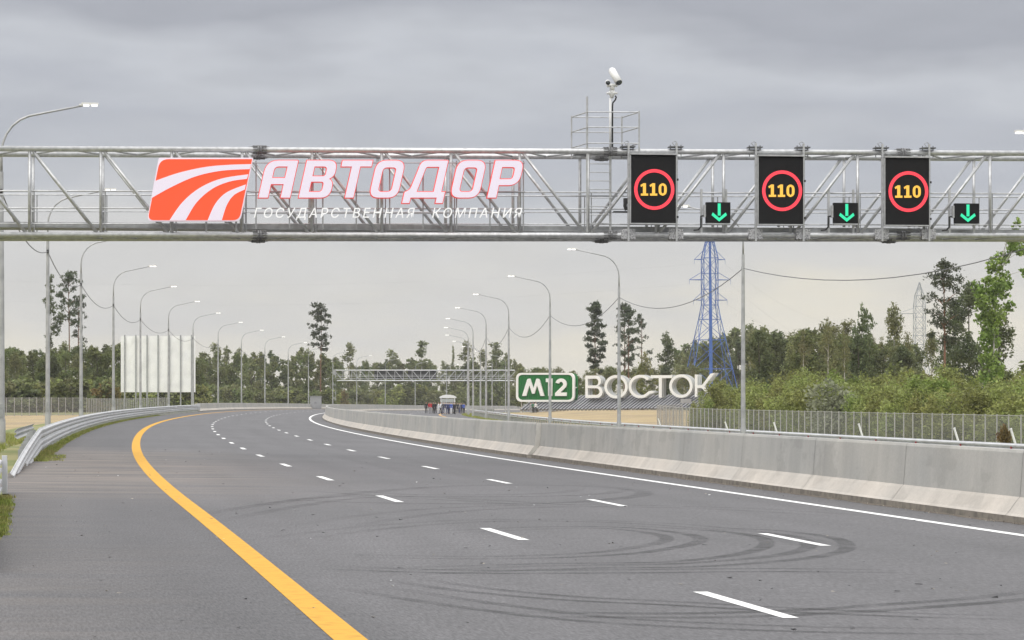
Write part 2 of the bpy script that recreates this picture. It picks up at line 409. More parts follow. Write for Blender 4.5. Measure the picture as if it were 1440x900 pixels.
def thing(name, label, cat, loc=(0, 0, 0), rz=0, group=None):
    o = bpy.data.objects.new(name, None); col.objects.link(o); o.location = loc; o.rotation_euler = (0, 0, rz)
    o.empty_display_size = .2
    return tag(o, label, cat, group)
def copy_tree(o, parent=None):
    c = o.copy(); col.objects.link(c)
    if parent: c.parent = parent
    for ch in list(o.children): copy_tree(ch, c)
    return c
def rpoly(pts, n=6):
    """polygon with rounded corners: points (x, y) or (x, y, radius)"""
    out = []; N = len(pts)
    def clean(q):
        return [p for i, p in enumerate(q) if (Vector(p) - Vector(q[i - 1])).length > 1e-3 * max(abs(c_) for r_ in q for c_ in r_)] if len(q) > 3 else q
    for i, p in enumerate(pts):
        if len(p) < 3 or p[2] <= 0: out.append((p[0], p[1])); continue
        a = Vector(pts[i - 1][:2]); b = Vector(p[:2]); c = Vector(pts[(i + 1) % N][:2])
        u = (a - b); w = (c - b); r = min(p[2], u.length * .95, w.length * .95)
        p0 = b + u.normalized() * r; p1 = b + w.normalized() * r
        for k in range(n + 1):
            q = k / n; out.append(tuple((1 - q) ** 2 * p0 + 2 * q * (1 - q) * b + q * q * p1))   # soft corner
    return clean(out)
def grow(contours, d):
    """offset outlines: the first outwards, the holes inwards"""
    res = []
    for ci, c in enumerate(contours):
        area = sum(c[i - 1][0] * c[i][1] - c[i][0] * c[i - 1][1] for i in range(len(c))); sg = (1 if area > 0 else -1) * (1 if ci == 0 else -1); out = []
        for i in range(len(c)):
            a, b, e = Vector(c[i - 1]), Vector(c[i]), Vector(c[(i + 1) % len(c)])
            u, w = (b - a).normalized(), (e - b).normalized(); n1, n2 = Vector((u.y, -u.x)), Vector((w.y, -w.x)); nn = n1 + n2
            if nn.length < .2: nn = n1
            nn = nn.normalized(); k = min(1 / max(nn.dot(n1), .3), 1.6); out.append(tuple(b + nn * d * sg * k))
        res.append(out)
    return res
def ellipse(cx, cy, rx, ry, a0=0, a1=360, n=40):
    return [(cx + rx * math.cos(R(a0 + (a1 - a0) * k / n)), cy + ry * math.sin(R(a0 + (a1 - a0) * k / n))) for k in range(n + (0 if abs(a1 - a0) >= 360 else 1))]
def curve_mesh(contours, depth, bevel=0.0, offset=0.0, text=None, spacing=1.0, shear=0.0):
    """filled 2D outlines extruded to depth; returns a mesh in the XY plane, its face at z = +depth/2"""
    if text:
        c = bpy.data.curves.new('tmp', 'FONT'); c.body = text; c.font = bpy.data.fonts.load('<builtin>'); c.space_character = spacing; c.shear = shear
    else:
        c = bpy.data.curves.new('tmp', 'CURVE'); c.dimensions = '2D'
        for ct in contours:
            sp = c.splines.new('POLY'); sp.points.add(len(ct) - 1)
            for q, p in zip(sp.points, ct): q.co = (p[0], p[1], 0, 1)
            sp.use_cyclic_u = True
    c.fill_mode = 'BOTH'; c.extrude = depth / 2; c.bevel_depth = bevel; c.bevel_resolution = 1; c.offset = offset
    o = bpy.data.objects.new('tmp', c); col.objects.link(o)
    dg = bpy.context.evaluated_depsgraph_get(); me = bpy.data.meshes.new_from_object(o.evaluated_get(dg))
    bpy.data.objects.remove(o); bpy.data.curves.remove(c)
    return me
def place_mesh(me, name, mats, fn, parent=None, origin=(0, 0, 0), side=None):
    """map mesh verts by fn(x, y, z) -> world point; side: material index for faces that are not the front"""
    if side is not None:
        for p in me.polygons: p.material_index = 0 if p.normal.z > .5 else side
    for mm in mats: me.materials.append(M[mm])
    o_ = Vector(origin)
    for v in me.vertices: v.co = fn(*v.co) - o_
    me.update(); me.name = name
    bm = bmesh.new(); bm.from_mesh(me); bmesh.ops.recalc_face_normals(bm, faces=bm.faces); bm.to_mesh(me); bm.free()
    ob = bpy.data.objects.new(name, me); col.objects.link(ob); ob.parent = parent
    return ob
def strip(name, m, s0, s1, o0, o1, h, step=2.0, cols=1, kind='structure', attr=None):
    """a sheet along the road between offsets o0 and o1 (numbers or functions of s); UV = metres across / along"""
    ss = np.arange(s0, s1 + step * .5, step); V, Fc, uv, at = [], [], [], []
    for s in ss:
        a = o0(s) if callable(o0) else o0; b = o1(s) if callable(o1) else o1
        for k in range(cols + 1):
            o = a + (b - a) * k / cols; V.append(P(s, o, h(s, o) if callable(h) else h)); uv.append((o, s)); at.append(attr(s, o) if attr else 0)
    n = cols + 1
    for i in range(len(ss) - 1):
        for k in range(cols): Fc.append([i * n + k, i * n + k + 1, (i + 1) * n + k + 1, (i + 1) * n + k])
    me = bpy.data.meshes.new(name); me.from_pydata([tuple(v) for v in V], [], Fc); me.materials.append(M[m])
    ul = me.uv_layers.new(name="UVMap")
    for lp in me.loops: ul.data[lp.index].uv = uv[lp.vertex_index]
    if attr:
        a_ = me.attributes.new("dust", 'FLOAT', 'POINT'); a_.data.foreach_set("value", at)
    me.update()
    ob = bpy.data.objects.new(name, me); col.objects.link(ob); ob['kind'] = kind
    return ob

# ================================================================== SETTING: ground, roads, markings
def make_ground():
    ys = np.concatenate([np.arange(-120, 0, 12), np.arange(0, 120, 3), np.arange(120, 340, 4.), np.arange(340, 900, 8.), np.array([900, 950, 1050, 1250, 1700, 2600, 3500.])])
    xs = np.concatenate([np.array([-3000, -1300, -700, -400, -260, -180]), np.arange(-140, -60, 8), np.arange(-60, 75, 2.0), np.arange(75, 160, 7), np.array([180, 260, 400, 700, 1300, 3000.])])
    V, sand = [], []
    for y in ys:
        for x in xs:
            s, o = so_of(x, y); z = ground_z(x, y)
            far = max(abs(x) - 150, 0) + max(y - 850, 0)
            z -= .0 + min(far, 300) * .002
            if -9.6 < o < 28.5 and -75 < s < 858: z -= .35                      # below the carriageways
            elif s > 0: z += (math.sin(x * .9 + y * .31) + math.sin(x * .37 - y * .53)) * .035
            V.append((x, y, z))
            # bare sand: verge field on the left, bank round the big letters on the right
            a = 0.0
            if o < -9.5: a = sstep(-10.5, -14, o) * (1 - sstep(-28, -40, o)) * sstep(62, 84, s) * (1 - sstep(260, 330, s)) * .95
            if o > 27: a = sstep(190, 235, s) * (1 - sstep(560, 640, s)) * (1 - sstep(75, 95, o)) * 1.3
            sand.append(a)
    nx = len(xs); Fc = [[j * nx + i, j * nx + i + 1, (j + 1) * nx + i + 1, (j + 1) * nx + i] for j in range(len(ys) - 1) for i in range(nx - 1)]
    me = bpy.data.meshes.new('ground'); me.from_pydata(V, [], Fc); me.materials.append(M['ground'])
    a_ = me.attributes.new("sand", 'FLOAT', 'POINT'); a_.data.foreach_set("value", sand)
    me.polygons.foreach_set("use_smooth", [True] * len(Fc)); me.update()
    ob = bpy.data.objects.new('ground', me); col.objects.link(ob); ob['kind'] = 'structure'
make_ground()
def EDGE(s): return -6.62 - 1.4 * (1 - sstep(3, 11, s)) - .2 * sstep(23, 27, s) if s < 49 else -6.82 + .47 * min(1, (s - 49) / 3)
def dust(s, o):
    a = sstep(18, 36, s) * (1 - sstep(55, 75, s)) * (1 - sstep(-6.0, 1.5, o)) * 1.1
    return min(1, a * 1.0 + .25 * sstep(-5.0, -6.0, o) * (1 - sstep(60, 120, s)))
strip('road', 'asphalt', -64, 856, EDGE, 8.9, 0, cols=10, attr=dust)
strip('road', 'asphalt', -64, 856, 9.35, 25.6, 0, cols=6, attr=lambda s, o: 0)
strip('side_road', 'asphalt_old', 28, 50, -40, lambda s: EDGE(s) - .003, lambda s, o: -.012 - .5 * sstep(-9, -14, o), cols=8, step=1.0, attr=lambda s, o: .8)
strip('verge', 'ground', -64, 856, -10.5, EDGE, lambda s, o: -.02 - (.5 * sstep(-8.5, -10.5, o)), cols=4)
strip('verge', 'ground', -64, 856, 25.6, 29.5, lambda s, o: -.02 - (.5 * sstep(27.5, 29.5, o)), cols=3)
def veer(s): return -3.75 - .34 * min(max((20 - s) / 23.3, 0), 1.5) ** 2       # the line leans out near the camera
strip('yellow_edge_line', 'yellow_line', -60, 856, lambda s: veer(s) - .132 - .02 * sstep(0, 45, s), lambda s: veer(s) + .132 + .02 * sstep(0, 45, s), .004)
strip('white_edge_line', 'white_line', -60, 856, 7.5 - .10, 7.5 + .10, .004)
strip('white_edge_line', 'white_line', -60, 856, 10.9 - .10, 10.9 + .10, .004)
strip('yellow_edge_line', 'yellow_worn', -60, 856, 22.4 - .13, 22.4 + .13, .004)
def dashes(name, o, s0, s1, per=12.0, ln=3.0, w=.15, ph=0.0):
    V, Fc = [], []
    s = s0
    while s < s1:
        for k in range(4):
            for e in (-1, 1): V.append(tuple(P(s - ln / 2 + ln * k / 3, o + e * w / 2, .004)))
        b = len(V) - 8
        for k in range(3): Fc.append([b + 2 * k, b + 2 * k + 1, b + 2 * k + 3, b + 2 * k + 2])
        s += per
    me = bpy.data.meshes.new(name); me.from_pydata(V, [], Fc); me.materials.append(M['white_line']); me.update()
    ob = bpy.data.objects.new(name, me); col.objects.link(ob); ob['kind'] = 'structure'
BPH = -1.05
dashes('lane_line', 0.0, -48, 850)
dashes('lane_line', 3.75, -48 + BPH, 850)
dashes('lane_line', 14.65, -48, 850); dashes('lane_line', 18.4, -48, 850)

# tyre traces of a car that circled on the asphalt
def gpt(px, py):
    """pixel of the photograph -> (x, y) on the road surface"""
    Y = 30.0
    for _ in range(12):
        x = (px - 720) / F * Y; s, o = so_of(x, Y); Y = (CAMZ - P(s, o).z) * F / (py - HOR)
    return x, Y
def skid(name, pts, w, strength, pair=1.5):
    """pts on the ground (x, y): one band, and a second wheel track beside it"""
    V, Fc, uv, stg = [], [], [], []
    for off in ((0,) if not pair else (0, pair)):
        n = len(pts); b = len(V)
        for i, p in enumerate(pts):
            a = Vector(pts[max(i - 1, 0)]); c = Vector(pts[min(i + 1, n - 1)]); d = (c - a).normalized(); nn = Vector((-d.y, d.x))
            for e in (0, 1):
                q = Vector(p) + nn * (off + (e - .5) * w); s, o = so_of(q.x, q.y); z = P(s, o).z + .001 + .0002 * skid.k
                V.append((q.x, q.y, z)); uv.append((e, i / (n - 1))); stg.append(strength * (1 if off == 0 else .8))
        for i in range(n - 1): Fc.append([b + 2 * i, b + 2 * i + 1, b + 2 * i + 3, b + 2 * i + 2])
    skid.k += 1
    me = bpy.data.meshes.new(name); me.from_pydata(V, [], Fc); me.materials.append(M['skid'])
    ul = me.uv_layers.new(name="UVMap")
    for lp in me.loops: ul.data[lp.index].uv = uv[lp.vertex_index]
    a_ = me.attributes.new("strength", 'FLOAT', 'POINT'); a_.data.foreach_set("value", stg); me.update()
    ob = bpy.data.objects.new(name, me); col.objects.link(ob); ob['kind'] = 'structure'
skid.k = 0
def arc_px(pc, r, a0, a1, n=70, sq=1.0):
    cx, cy = gpt(*pc); return [(cx + r * math.cos(R(a0 + (a1 - a0) * k / n)), cy + r * sq * math.sin(R(a0 + (a1 - a0) * k / n))) for k in range(n + 1)]
def path_px(pp, n=14):
    q = [Vector(gpt(*p)) for p in pp]; out = []
    for i in range(len(q) - 1):
        a, b, c, d = q[max(i - 1, 0)], q[i], q[i + 1], q[min(i + 2, len(q) - 1)]
        for k in range(n):
            t = k / n; out.append(tuple(.5 * ((2 * b) + (c - a) * t + (2 * a - 5 * b + 4 * c - d) * t * t + (3 * b - a - 3 * c + d) * t ** 3)))
    return out + [tuple(q[-1])]
skid('tyre_traces', path_px([(470, 783), (700, 786), (870, 780), (950, 770), (985, 760), (965, 751), (880, 742), (760, 741), (600, 748)]), .24, .8, .45)
skid('tyre_traces', path_px([(520, 800), (760, 793), (940, 790), (1040, 779), (1078, 766), (1060, 754), (980, 745), (860, 738)]), .24, .85, 0)
skid('tyre_traces', path_px([(560, 809), (800, 800), (980, 797), (1110, 788), (1175, 778), (1192, 768), (1170, 756), (1090, 746), (990, 741)]), .25, .85, .5)
skid('tyre_traces', path_px([(440, 800), (640, 806), (860, 806), (1100, 804), (1280, 806)]), .22, .8, .5)
skid('tyre_traces', path_px([(540, 815), (640, 830), (780, 843), (940, 851), (1100, 860), (1290, 868), (1438, 872)]), .2, 1.0, .42)
skid('tyre_traces', path_px([(700, 866), (860, 868), (1020, 868), (1180, 862), (1320, 853), (1440, 843), (1520, 832)]), .25, 1.0, .42)
skid('tyre_traces', path_px([(470, 826), (620, 850), (800, 872), (1000, 884), (1200, 890), (1437, 893)]), .2, .8, .5)
skid('tyre_traces', path_px([(360, 700), (520, 707), (760, 708), (880, 700), (905, 692), (850, 686)]), .42, .5, 0)
skid('tyre_traces', path_px([(430, 690), (560, 698), (760, 698), (850, 694), (880, 688)]), .34, .45, .9)
skid('tyre_traces', path_px([(330, 716), (500, 694), (660, 683), (830, 684), (940, 693)]), .5, .35, 0)
skid('tyre_traces', path_px([(480, 742), (640, 720), (800, 713), (1000, 716), (1200, 728)]), .3, .4, .8)
skid('tyre_traces', path_px([(300, 735), (420, 712), (520, 700), (640, 704), (800, 714)]), .3, .4, .7)
skid('tyre_traces', path_px([(380, 765), (560, 742), (720, 733), (900, 737), (1060, 752), (1130, 770)]), .24, .4, .5)

# ================================================================== MEDIAN BARRIERS
M['joint'] = mat('joint_filler', (.20, .195, .18), .9)
M['footing'] = mat('stained_concrete', (.24, .215, .18), .95, 0, (5, (.15, .135, .115), .4, .65))
BP = [(0, 0), (0, .09), (.055, .135), (.21, .34), (.255, .385), (.31, 1.08), (.33, 1.127), (.47, 1.127), (.49, 1.08), (.545, .385), (.59, .34), (.745, .135), (.80, .09), (.80, 0)]
def barrier(name, label, s0, s1, o, flip=1, step=3.0, group=None, joints=True, top=1.0):
    m, ft = MB(), MB()
    ss = np.linspace(s0, s1, max(2, int((s1 - s0) / step) + 1))
    up = [p for p in BP if p[1] >= .38]; lo = [p for p in BP if p[1] <= .386]
    lowl = [p for p in BP[:5]]; lowr = [p for p in BP[-5:]]
    org = P((s0 + s1) / 2, o)
    m.sweep([[P(s, o + p[0] * flip, p[1] * top) for p in up] for s in ss], up)
    ft.sweep([[P(s, o + p[0] * flip, (p[1] - .03 if i_ in (0, 9) else p[1]) * top) for i_, p in enumerate(lowl + lowr)] for s in ss], lowl + lowr)
    root = thing(name, label, 'concrete barrier', org, 0, group)
    kb = MB()
    for a_, b_ in (((-.012, 0), (-.006, .10)), ((.812, 0), (.806, .10))):
        kb.sweep([[P(s, o + a_[0] * flip, 0), P(s, o + b_[0] * flip, b_[1] * top)] for s in ss], [0, 0], closed=False)
    kb.build('stained_footing', 'footing', root, org)
    m.build('wall', 'concrete', root, org); ft.build('base', 'concrete_foot', root, org)
    if s0 > 50 and joints:                           # its near end stands a little proud of the next length
        em = MB(); pts_ = [P(s0, o + p[0] * flip, p[1] * top) - (P(s0 + .02, o) - P(s0, o)) for p in BP[1:-1]]; em.add(pts_, [list(range(len(pts_)))]); em.build('end_face', 'end_concrete', root, org)
    if joints:
        for j, s in enumerate(np.arange(s0 + 3.5, min(s1, 160) - 2, 5.9)):
            jm = MB()
            for p, q in zip(BP[1:6], BP[2:7]):
                a, b = P(s, o + (p[0] - .004) * flip, p[1] * top), P(s, o + (q[0] - .004) * flip, q[1] * top); d = P(s + .014, o, 0) - P(s, o, 0)
                jm.add([a, b, b + d, a + d], [[0, 1, 2, 3]])
            jm.build('joint', 'joint', root, org)
SJ = 62.0
barrier('concrete_barrier', 'long grey concrete barrier right of the near carriageway, running out of frame at right', -40, SJ, 8.84)
barrier('concrete_barrier', 'grey concrete barrier continuing beyond the bright joint and rounding the bend', SJ + .05, 850, 8.68)
barrier('concrete_barrier', 'low pale concrete barrier along the outer bend beyond the left guardrail', 298, 850, -6.6, -1, 4.0, joints=False, top=.85)
# broken asphalt crumbs along the foot of the near barrier
m = MB()
for i in range(1400):
    s = random.uniform(5, 110); o = 8.78 - abs(random.gauss(0, .11)) - (.14 if s > 62 else 0)
    r = random.uniform(.006, .022); p = P(s, o, r * .4); q = [p + Vector((random.uniform(-r, r), random.uniform(-r, r), random.uniform(-r, r) * .7)) for _ in range(4)]
    m.add(q, [[0, 1, 2], [0, 2, 3], [0, 3, 1], [1, 3, 2]])
M['crumb'] = mat('stone_crumbs', (.26, .235, .20), .9, island=.6)
tag(m.build('gravel', 'crumb'), kind='stuff')
for nm_, mt_, n_, rr in (('road_grit', 'blackmetal', 260, (.008, .03)), ('road_grit', 'white', 45, (.008, .022)), ('road_grit', 'crumb', 220, (.008, .025))):
    m = MB()
    for i in range(n_):
        s = -6 + 75 * random.random() ** 1.6; o = random.uniform(-6.4, 8.5); r = random.uniform(*rr); p = P(s, o, r * .3)
        m.add([p + Vector((random.uniform(-r, r) * 1.6, random.uniform(-r, r) * 2, random.uniform(-.3, .5) * r)) for _ in range(4)], [[0, 1, 2], [0, 2, 3], [0, 3, 1], [1, 3, 2]])
    tag(m.build(nm_, mt_), kind='stuff')
M['grime'] = mat('swept_dirt', (.11, .09, .07), .95, 0, (6, (.17, .145, .115), .45, .6))
strip('road_dirt', 'grime', -20, 160, lambda s: 8.66 - (.16 if s > 62 else 0) + .06 * math.sin(s * 1.7) * math.sin(s * .43 + 1) + .035 * math.sin(s * 5.1), lambda s: 8.86 - (.16 if s > 62 else 0), .0035, step=.35)

# ================================================================== GUARDRAILS
WP = [(0, 0), (.02, .03), (.075, .06), (.075, .11), (.02, .14), (.02, .172), (.075, .202), (.075, .252), (.02, .282), (0, .312)]
WB = WP + [(a - .012, b) for a, b in WP[::-1]]
def beam(mb, s0, s1, o, h, flip, step=2.0, drop=None):
    ss = np.linspace(s0, s1, max(2, int(abs(s1 - s0) / step) + 1))
    mb.sweep([[P(s, o + p[0] * flip, (h(s) if callable(h) else h) + p[1]) for p in WB] for s in ss], WB)
def post(mb, s, o, h, w=.12, d=.07):
    x, y, z, t, c = st(s); rot = Matrix.Rotation(-t, 3, 'Z')
    mb.box(P(s, o, h / 2 - .05), (w, d, h + .1), rot)
def guardrail(name, label, s0, s1, o, flip, tiers, pitch, hmax, group=None, reflect=False, pw=.10):
    org = P(s0, o); root = thing(name, label, 'guardrail', org, 0, group)
    for h in tiers:
        m = MB(); beam(m, s0, s1, o, h, flip); m.build('rail', 'rail', root, org, smooth=False)
    tops = np.arange(s0 + .5, s1, pitch)
    for s in tops[:98]:
        if s0 < 10 and s > 21: continue
        m = MB(); post(m, s, o - .10 * flip, hmax, .14, pw); ob = m.build('post', 'galv_dull', root, org)
    rest = MB()
    for s in tops[98:]: post(rest, s, o - .10 * flip, hmax, .14, pw)
    if len(tops) > 98: tag(rest.build('posts', 'galv_dull', root, org), kind='stuff')
    if reflect:
        for s in tops[::3][:98]:
            m = MB(); m.box(P(s, o + .075 * flip, tiers[-1] + .156), (.04, .08, .075), Matrix.Rotation(-st(s)[3], 3, 'Z')); m.build('reflector', 'red', root, org)
    return root, org
gr, org = guardrail('guardrail', 'galvanised guardrail along the left road edge, near end bent down to the ground', 60, 300, -6.62, 1, (.16, .50), 1.5, .76)
m = MB(); ss = np.linspace(34.5, 60, 16)
m.sweep([[P(s, -6.85 + .23 * (s - 34.5) / 25.5 + p[0], -.22 + .72 * min(1, (s - 34.5) / 22.0) + p[1]) for p in WB] for s in ss], WB); m.build('end_terminal', 'rail', gr, org)
m = MB(); ss = np.linspace(44, 60, 12)
m.sweep([[P(s, -6.75 + .13 * (s - 44) / 16 + p[0], -.2 + .36 * min(1, (s - 44) / 13.0) + p[1]) for p in WB] for s in ss], WB); m.build('end_terminal', 'rail', gr, org)
for s in np.arange(46, 60, 1.5):
    m = MB(); post(m, s, -6.9, max(.2, .72 * min(1, (s - 34.5) / 22.0))); m.build('post', 'galv_dull', gr, org)
# second line of rail behind the first, seen past its bent end
m = MB(); beam(m, 58, 74, -7.35, .45, -1); m.build('rail', 'rail', gr, org)
g2, org2 = guardrail('guardrail', 'near stub of galvanised guardrail cut off by the left edge of the picture', 4, 25.0, -6.9, 1, (.0, .34), 2.0, .62)
m = MB(); m.sweep([[P(25 + a, -6.83 + .02 * a, b) for a, b in ((0, 0), (.35, -.1), (.35, .0), (.28, .55), (.15, .68), (0, .68))], [P(25 + a, -6.83 + .09 + .02 * a, b) for a, b in ((0, 0), (.35, -.1), (.35, 0), (.28, .55), (.15, .68), (0, .68))]], [0] * 6); m.build('end_shoe', 'rail', g2, org2)
guardrail('guardrail', 'galvanised guardrail with red reflectors beyond the concrete barrier on the right', 20, 520, 27.1, -1, (.48,), 2.0, .74, reflect=True)

# ================================================================== LAMP POSTS
LAMP_H = 12.05
def make_lamp(arm=2.85):
    root = thing('lamp_post', 'x', 'lamp post')
    m = MB(); m.tube([(0, 0, -.2), (0, 0, .9)], .15, 10); m.tube([(0, 0, .9), (0, 0, 5.0), (0, 0, 9.7)], [.125, .105, .075], 10)
    m.box((0, 0, -.02), (.42, .42, .08)); m.build('pole', 'pole', root, smooth=False)
    m = MB(); m.tube([(0, 0, 9.7)] + [(1.3 - 1.3 * math.cos(R(a)), 0, 10.35 + 1.4 * math.sin(R(a))) for a in range(0, 90, 15)] + [(1.6, 0, 11.84), (arm, 0, 12.10)], [.05] + [.042] * 6 + [.038, .034], 8)
    m.build('bracket_arm', 'pole', root, smooth=True)
    h = MB(); h.box((arm + .26, 0, 12.17), (.60, .24, .07)); h.box((arm + .0, 0, 12.13), (.25, .07, .06)); hd = h.build('lamp_head', 'white', root)
    for k in (0, 1):
        g = MB(); g.box((arm + .13 + .29 * k, 0, 12.108), (.20, .22, .05)); g.build('lamp_lens', 'lamp', hd)
    m = MB(); m.box((0, -.13, 9.0), (.10, .12, .16)); m.build('cable_clamp', 'blackmetal', root)
    m = MB(); m.box((.0, -.12, 1.2), (.13, .03, .5)); m.build('inspection_door', 'galv_dull', root)
    return root
lamp0 = make_lamp(); used = [False]
def lamp(s, o, left, label, group=None, fixpx=None):
    r = lamp0 if not used[0] else copy_tree(lamp0); used[0] = True
    p = P(s, o); t = st(s)[3]
    if fixpx is not None: p.x = (fixpx - 720) / F * p.y
    r.location = (p.x, p.y, ground_z(p.x, p.y) + .05); r.rotation_euler = (0, 0, -t + (0 if left else math.pi))
    if abs(r.location.z - P(s, o).z) < 1.2: r.location.z = P(s, o).z
    r['label'] = label
    if group: r['group'] = group
    return r
L0, R0 = 73.62, 110.87
LPX = [2, 67.2, 114, 159.5, 197.5, 237, 271.5, 306.7, 339.5, 372.5, 405.3, 433.8, 468, 501.7, 541.7, 583.8, 628, 675, 728]
LLAB = ['lamp post at the far left edge of the picture, its arm over the gantry', 'lamp post rising behind the left end of the gantry, before the thin left tree',
        'lamp post just right of the pair of tall pines on the left', 'lamp post between the two pines and the white billboard', 'lamp post before the left half of the white billboard',
        'lamp post before the middle of the white billboard', 'lamp post before the right edge of the white billboard', 'first lamp post right of the white billboard',
        'second lamp post right of the white billboard', 'third lamp post right of the white billboard', 'lamp post left of the grey cabinet, one before the nearest to it',
        'lamp post right beside the grey cabinet', 'lamp post beside the left leg of the far gantry', 'first lamp post seen under the far gantry truss', 'second lamp post seen under the far gantry truss',
        'third lamp post seen under the far gantry truss', 'lamp post rising behind the white roofed shuttle', 'distant lamp post in the right row among birches', 'distant lamp post behind the right leg of the far gantry']
lpos = []
for k, px in enumerate(LPX):
    r = lamp(L0 + 40 * k, -8.47, True, 'grey ' + LLAB[k], 'lamp posts along the outer left side of the road', px); lpos.append(r)
RPX = [None, 1045, 870.5, 773.5, 715.4, 683.6, 665.3, 659, 657.5, 665, 676, 692, 711]
RLAB = ['lamp post beyond the right edge, only its lamp head in the picture', 'tall lamp post right of the blue pylon, its arm behind the gantry signs', 'lamp post before the white letter O nearest to the green sign',
        'lamp post crossing the green road number sign', 'lamp post just left of the green road number sign', 'lamp post second to the left from the green road number sign',
        'lamp post of the right row nearest to the crowd, arm curving left', 'slender lamp post of the right row, turning point of the bend', 'far lamp post hidden close behind the turn of the right row',
        'far lamp post of the right row just past the turn', 'far lamp post of the right row, third past the turn', 'far lamp post of the right row, fourth past the turn', 'farthest lamp post of the right row near the far gantry leg']
rpos = []
for k, px in enumerate(RPX):
    s = R0 + 40 * (k - 1)
    r = lamp(s, 26.47 + (4.9 if k == 0 else 0), False, 'grey ' + RLAB[k], 'lamp posts along the outer right side of the road', px); rpos.append(r)
# sagging cables from post to post
def cable(name, label, posts, h, sag, m='wire', r=.028, cat='cable', group=None, n=14):
    pts = []
    for a, b in zip(posts[:-1], posts[1:]):
        A, B = Vector(a), Vector(b)
        for k in range(n):
            t = k / n; q = A.lerp(B, t); q.z += h - sag * 4 * t * (1 - t); pts.append(q)
    q = Vector(posts[-1]); q.z += h; pts.append(q)
    mb = MB(); mb.tube(pts, r, 5); org = pts[0]
    return tag(mb.build(name, m, None, org), label, cat, group)
cable('overhead_cable', 'thin dark cable sagging from lamp post to lamp post left of the road', [P(L0 - 40, -8.5)] + [r.location for r in lpos[:12]], 9.0, .75, r=.022)
rr = [P(R0 - 80, 33.5)] + [r.location for r in rpos[:8]]
cable('overhead_cable', 'thin dark cable sagging from lamp post to lamp post right of the road', rr, 9.0, 1.3, r=.022)

# ================================================================== THE GANTRY OVER THE ROAD
PSI = math.atan2(3.5, 29.98); CP, SP = math.cos(PSI), math.sin(PSI); GY = 79.32
def upx(px):
    t = (px - 720) / F; return t * GY / (CP - t * SP)
def zb(u): return CAMZ + 4.98 + .0063 * u
def G(u, v, w=0.0):
    """gantry frame: u along the beam, v above the bottom chord, w towards the back"""
    return Vector((u * CP - w * SP, GY + u * SP + w * CP, zb(u) + v))
def vpx(px, py, w=0.0):
    u = upx(px); q = G(u, 0, w); return (HOR - py) / F * q.y + CAMZ - zb(u)
GR = Matrix.Rotation(PSI, 3, 'Z')
TH, TD = 2.465, 1.70
U0, PN = upx(827), 2.022
IL, IR = -10, 12
org = G(U0 + IL * PN, 0); org.z = P(70, -10).z
gan = thing('gantry', 'galvanised lattice gantry spanning the whole road and carrying the lit signs', 'gantry', org)
def gp(name, m, mb, smooth=False, parent=None): return mb.build(name, m, parent or gan, org, smooth)
uL, uR = U0 + IL * PN - .25, U0 + IR * PN + .25
for v in (0, TH):
    for w in (0, TD):
        m = MB(); m.tube([G(uL, v, w), G(uR, v, w)], .082, 14); gp('chord', 'galv', m, True)
for i in range(IL, IR + 1):
    u = U0 + i * PN
    for w in (0, TD):
        m = MB(); m.tube([G(u, 0, w), G(u, TH, w)], .045, 8); gp('upright', 'galv', m, True)
    if i < IR:
        for w in (0, TD):
            a, b = (u + .09, u + PN - .10)
            m = MB(); m.tube([G(a, TH - .05, w), G(b, .05, w)] if i < 0 else [G(a, .05, w), G(b, TH - .05, w)], .045, 8); gp('diagonal_brace', 'galv', m, True)
        for v in (0, TH):
            m = MB()
            m.tube([G(u, v, 0 if i % 2 else TD), G(u + PN / 2, v, TD if i % 2 else 0)], .03, 6); m.tube([G(u + PN / 2, v, TD if i % 2 else 0), G(u + PN, v, 0 if i % 2 else TD)], .03, 6)
            gp('cross_brace', 'galv_dull', m)
m = MB(); m.box(G((uL + uR) / 2, .13, TD / 2), (uR - uL - .6, TD - .5, .045), GR); gp('walkway', 'galv_dull', m)
m = MB()
for w in (.28, TD - .28): m.box(G((uL + uR) / 2, .20, w), (uR - uL - .6, .012, .14), GR)
gp('toe_board', 'galv_dull', m)
for w in (.16, TD - .16):
    for v, r in ((.33, .02), (.78, .02), (1.27, .024)):
        m = MB(); m.tube([G(uL + .3, v, w), G(uR - .3, v, w)], r, 6); gp('handrail', 'galv', m)
    for i in range(IL + 1, IR):
        u = U0 + i * PN + .12
        m = MB(); m.tube([G(u, .1, w), G(u, 1.27, w)], .018, 5); gp('handrail_post', 'galv_dull', m)
for px in (365, 858, 1270):
    for v in (0, TH):
        for w in (0, TD):
            m = MB(); u = upx(px)
            for du in (-.035, .035): m.tube([G(u + du - .025, v, w), G(u + du + .025, v, w)], .140, 16)
            for k in range(10):
                a = 6.283 * k / 10; dv, dw = .115 * math.sin(a), .115 * math.cos(a)
                m.tube([G(u - .20, v + dv, w + dw), G(u + .20, v + dv, w + dw)], .016, 5)
            for k in range(6):
                a = 6.283 * k / 6
                m.add([G(u - .32, v + .1 * math.sin(a), w + .1 * math.cos(a)), G(u - .07, v + .1 * math.sin(a), w + .1 * math.cos(a)), G(u - .07, v + .13 * math.sin(a), w + .13 * math.cos(a))], [[0, 1, 2]])
                m.add([G(u + .32, v + .1 * math.sin(a), w + .1 * math.cos(a)), G(u + .07, v + .1 * math.sin(a), w + .1 * math.cos(a)), G(u + .07, v + .13 * math.sin(a), w + .13 * math.cos(a))], [[0, 1, 2]])
            gp('splice_flange', 'flange', m)
for u in (uL, uR):
    for w in (0, TD):
        q = G(u, 0, w); s_, o_ = so_of(q.x, q.y)
        m = MB(); m.tube([(q.x, q.y, ground_z(q.x, q.y) - .3), G(u, TH + .15, w)], .16, 14); gp('leg', 'galv', m, True)
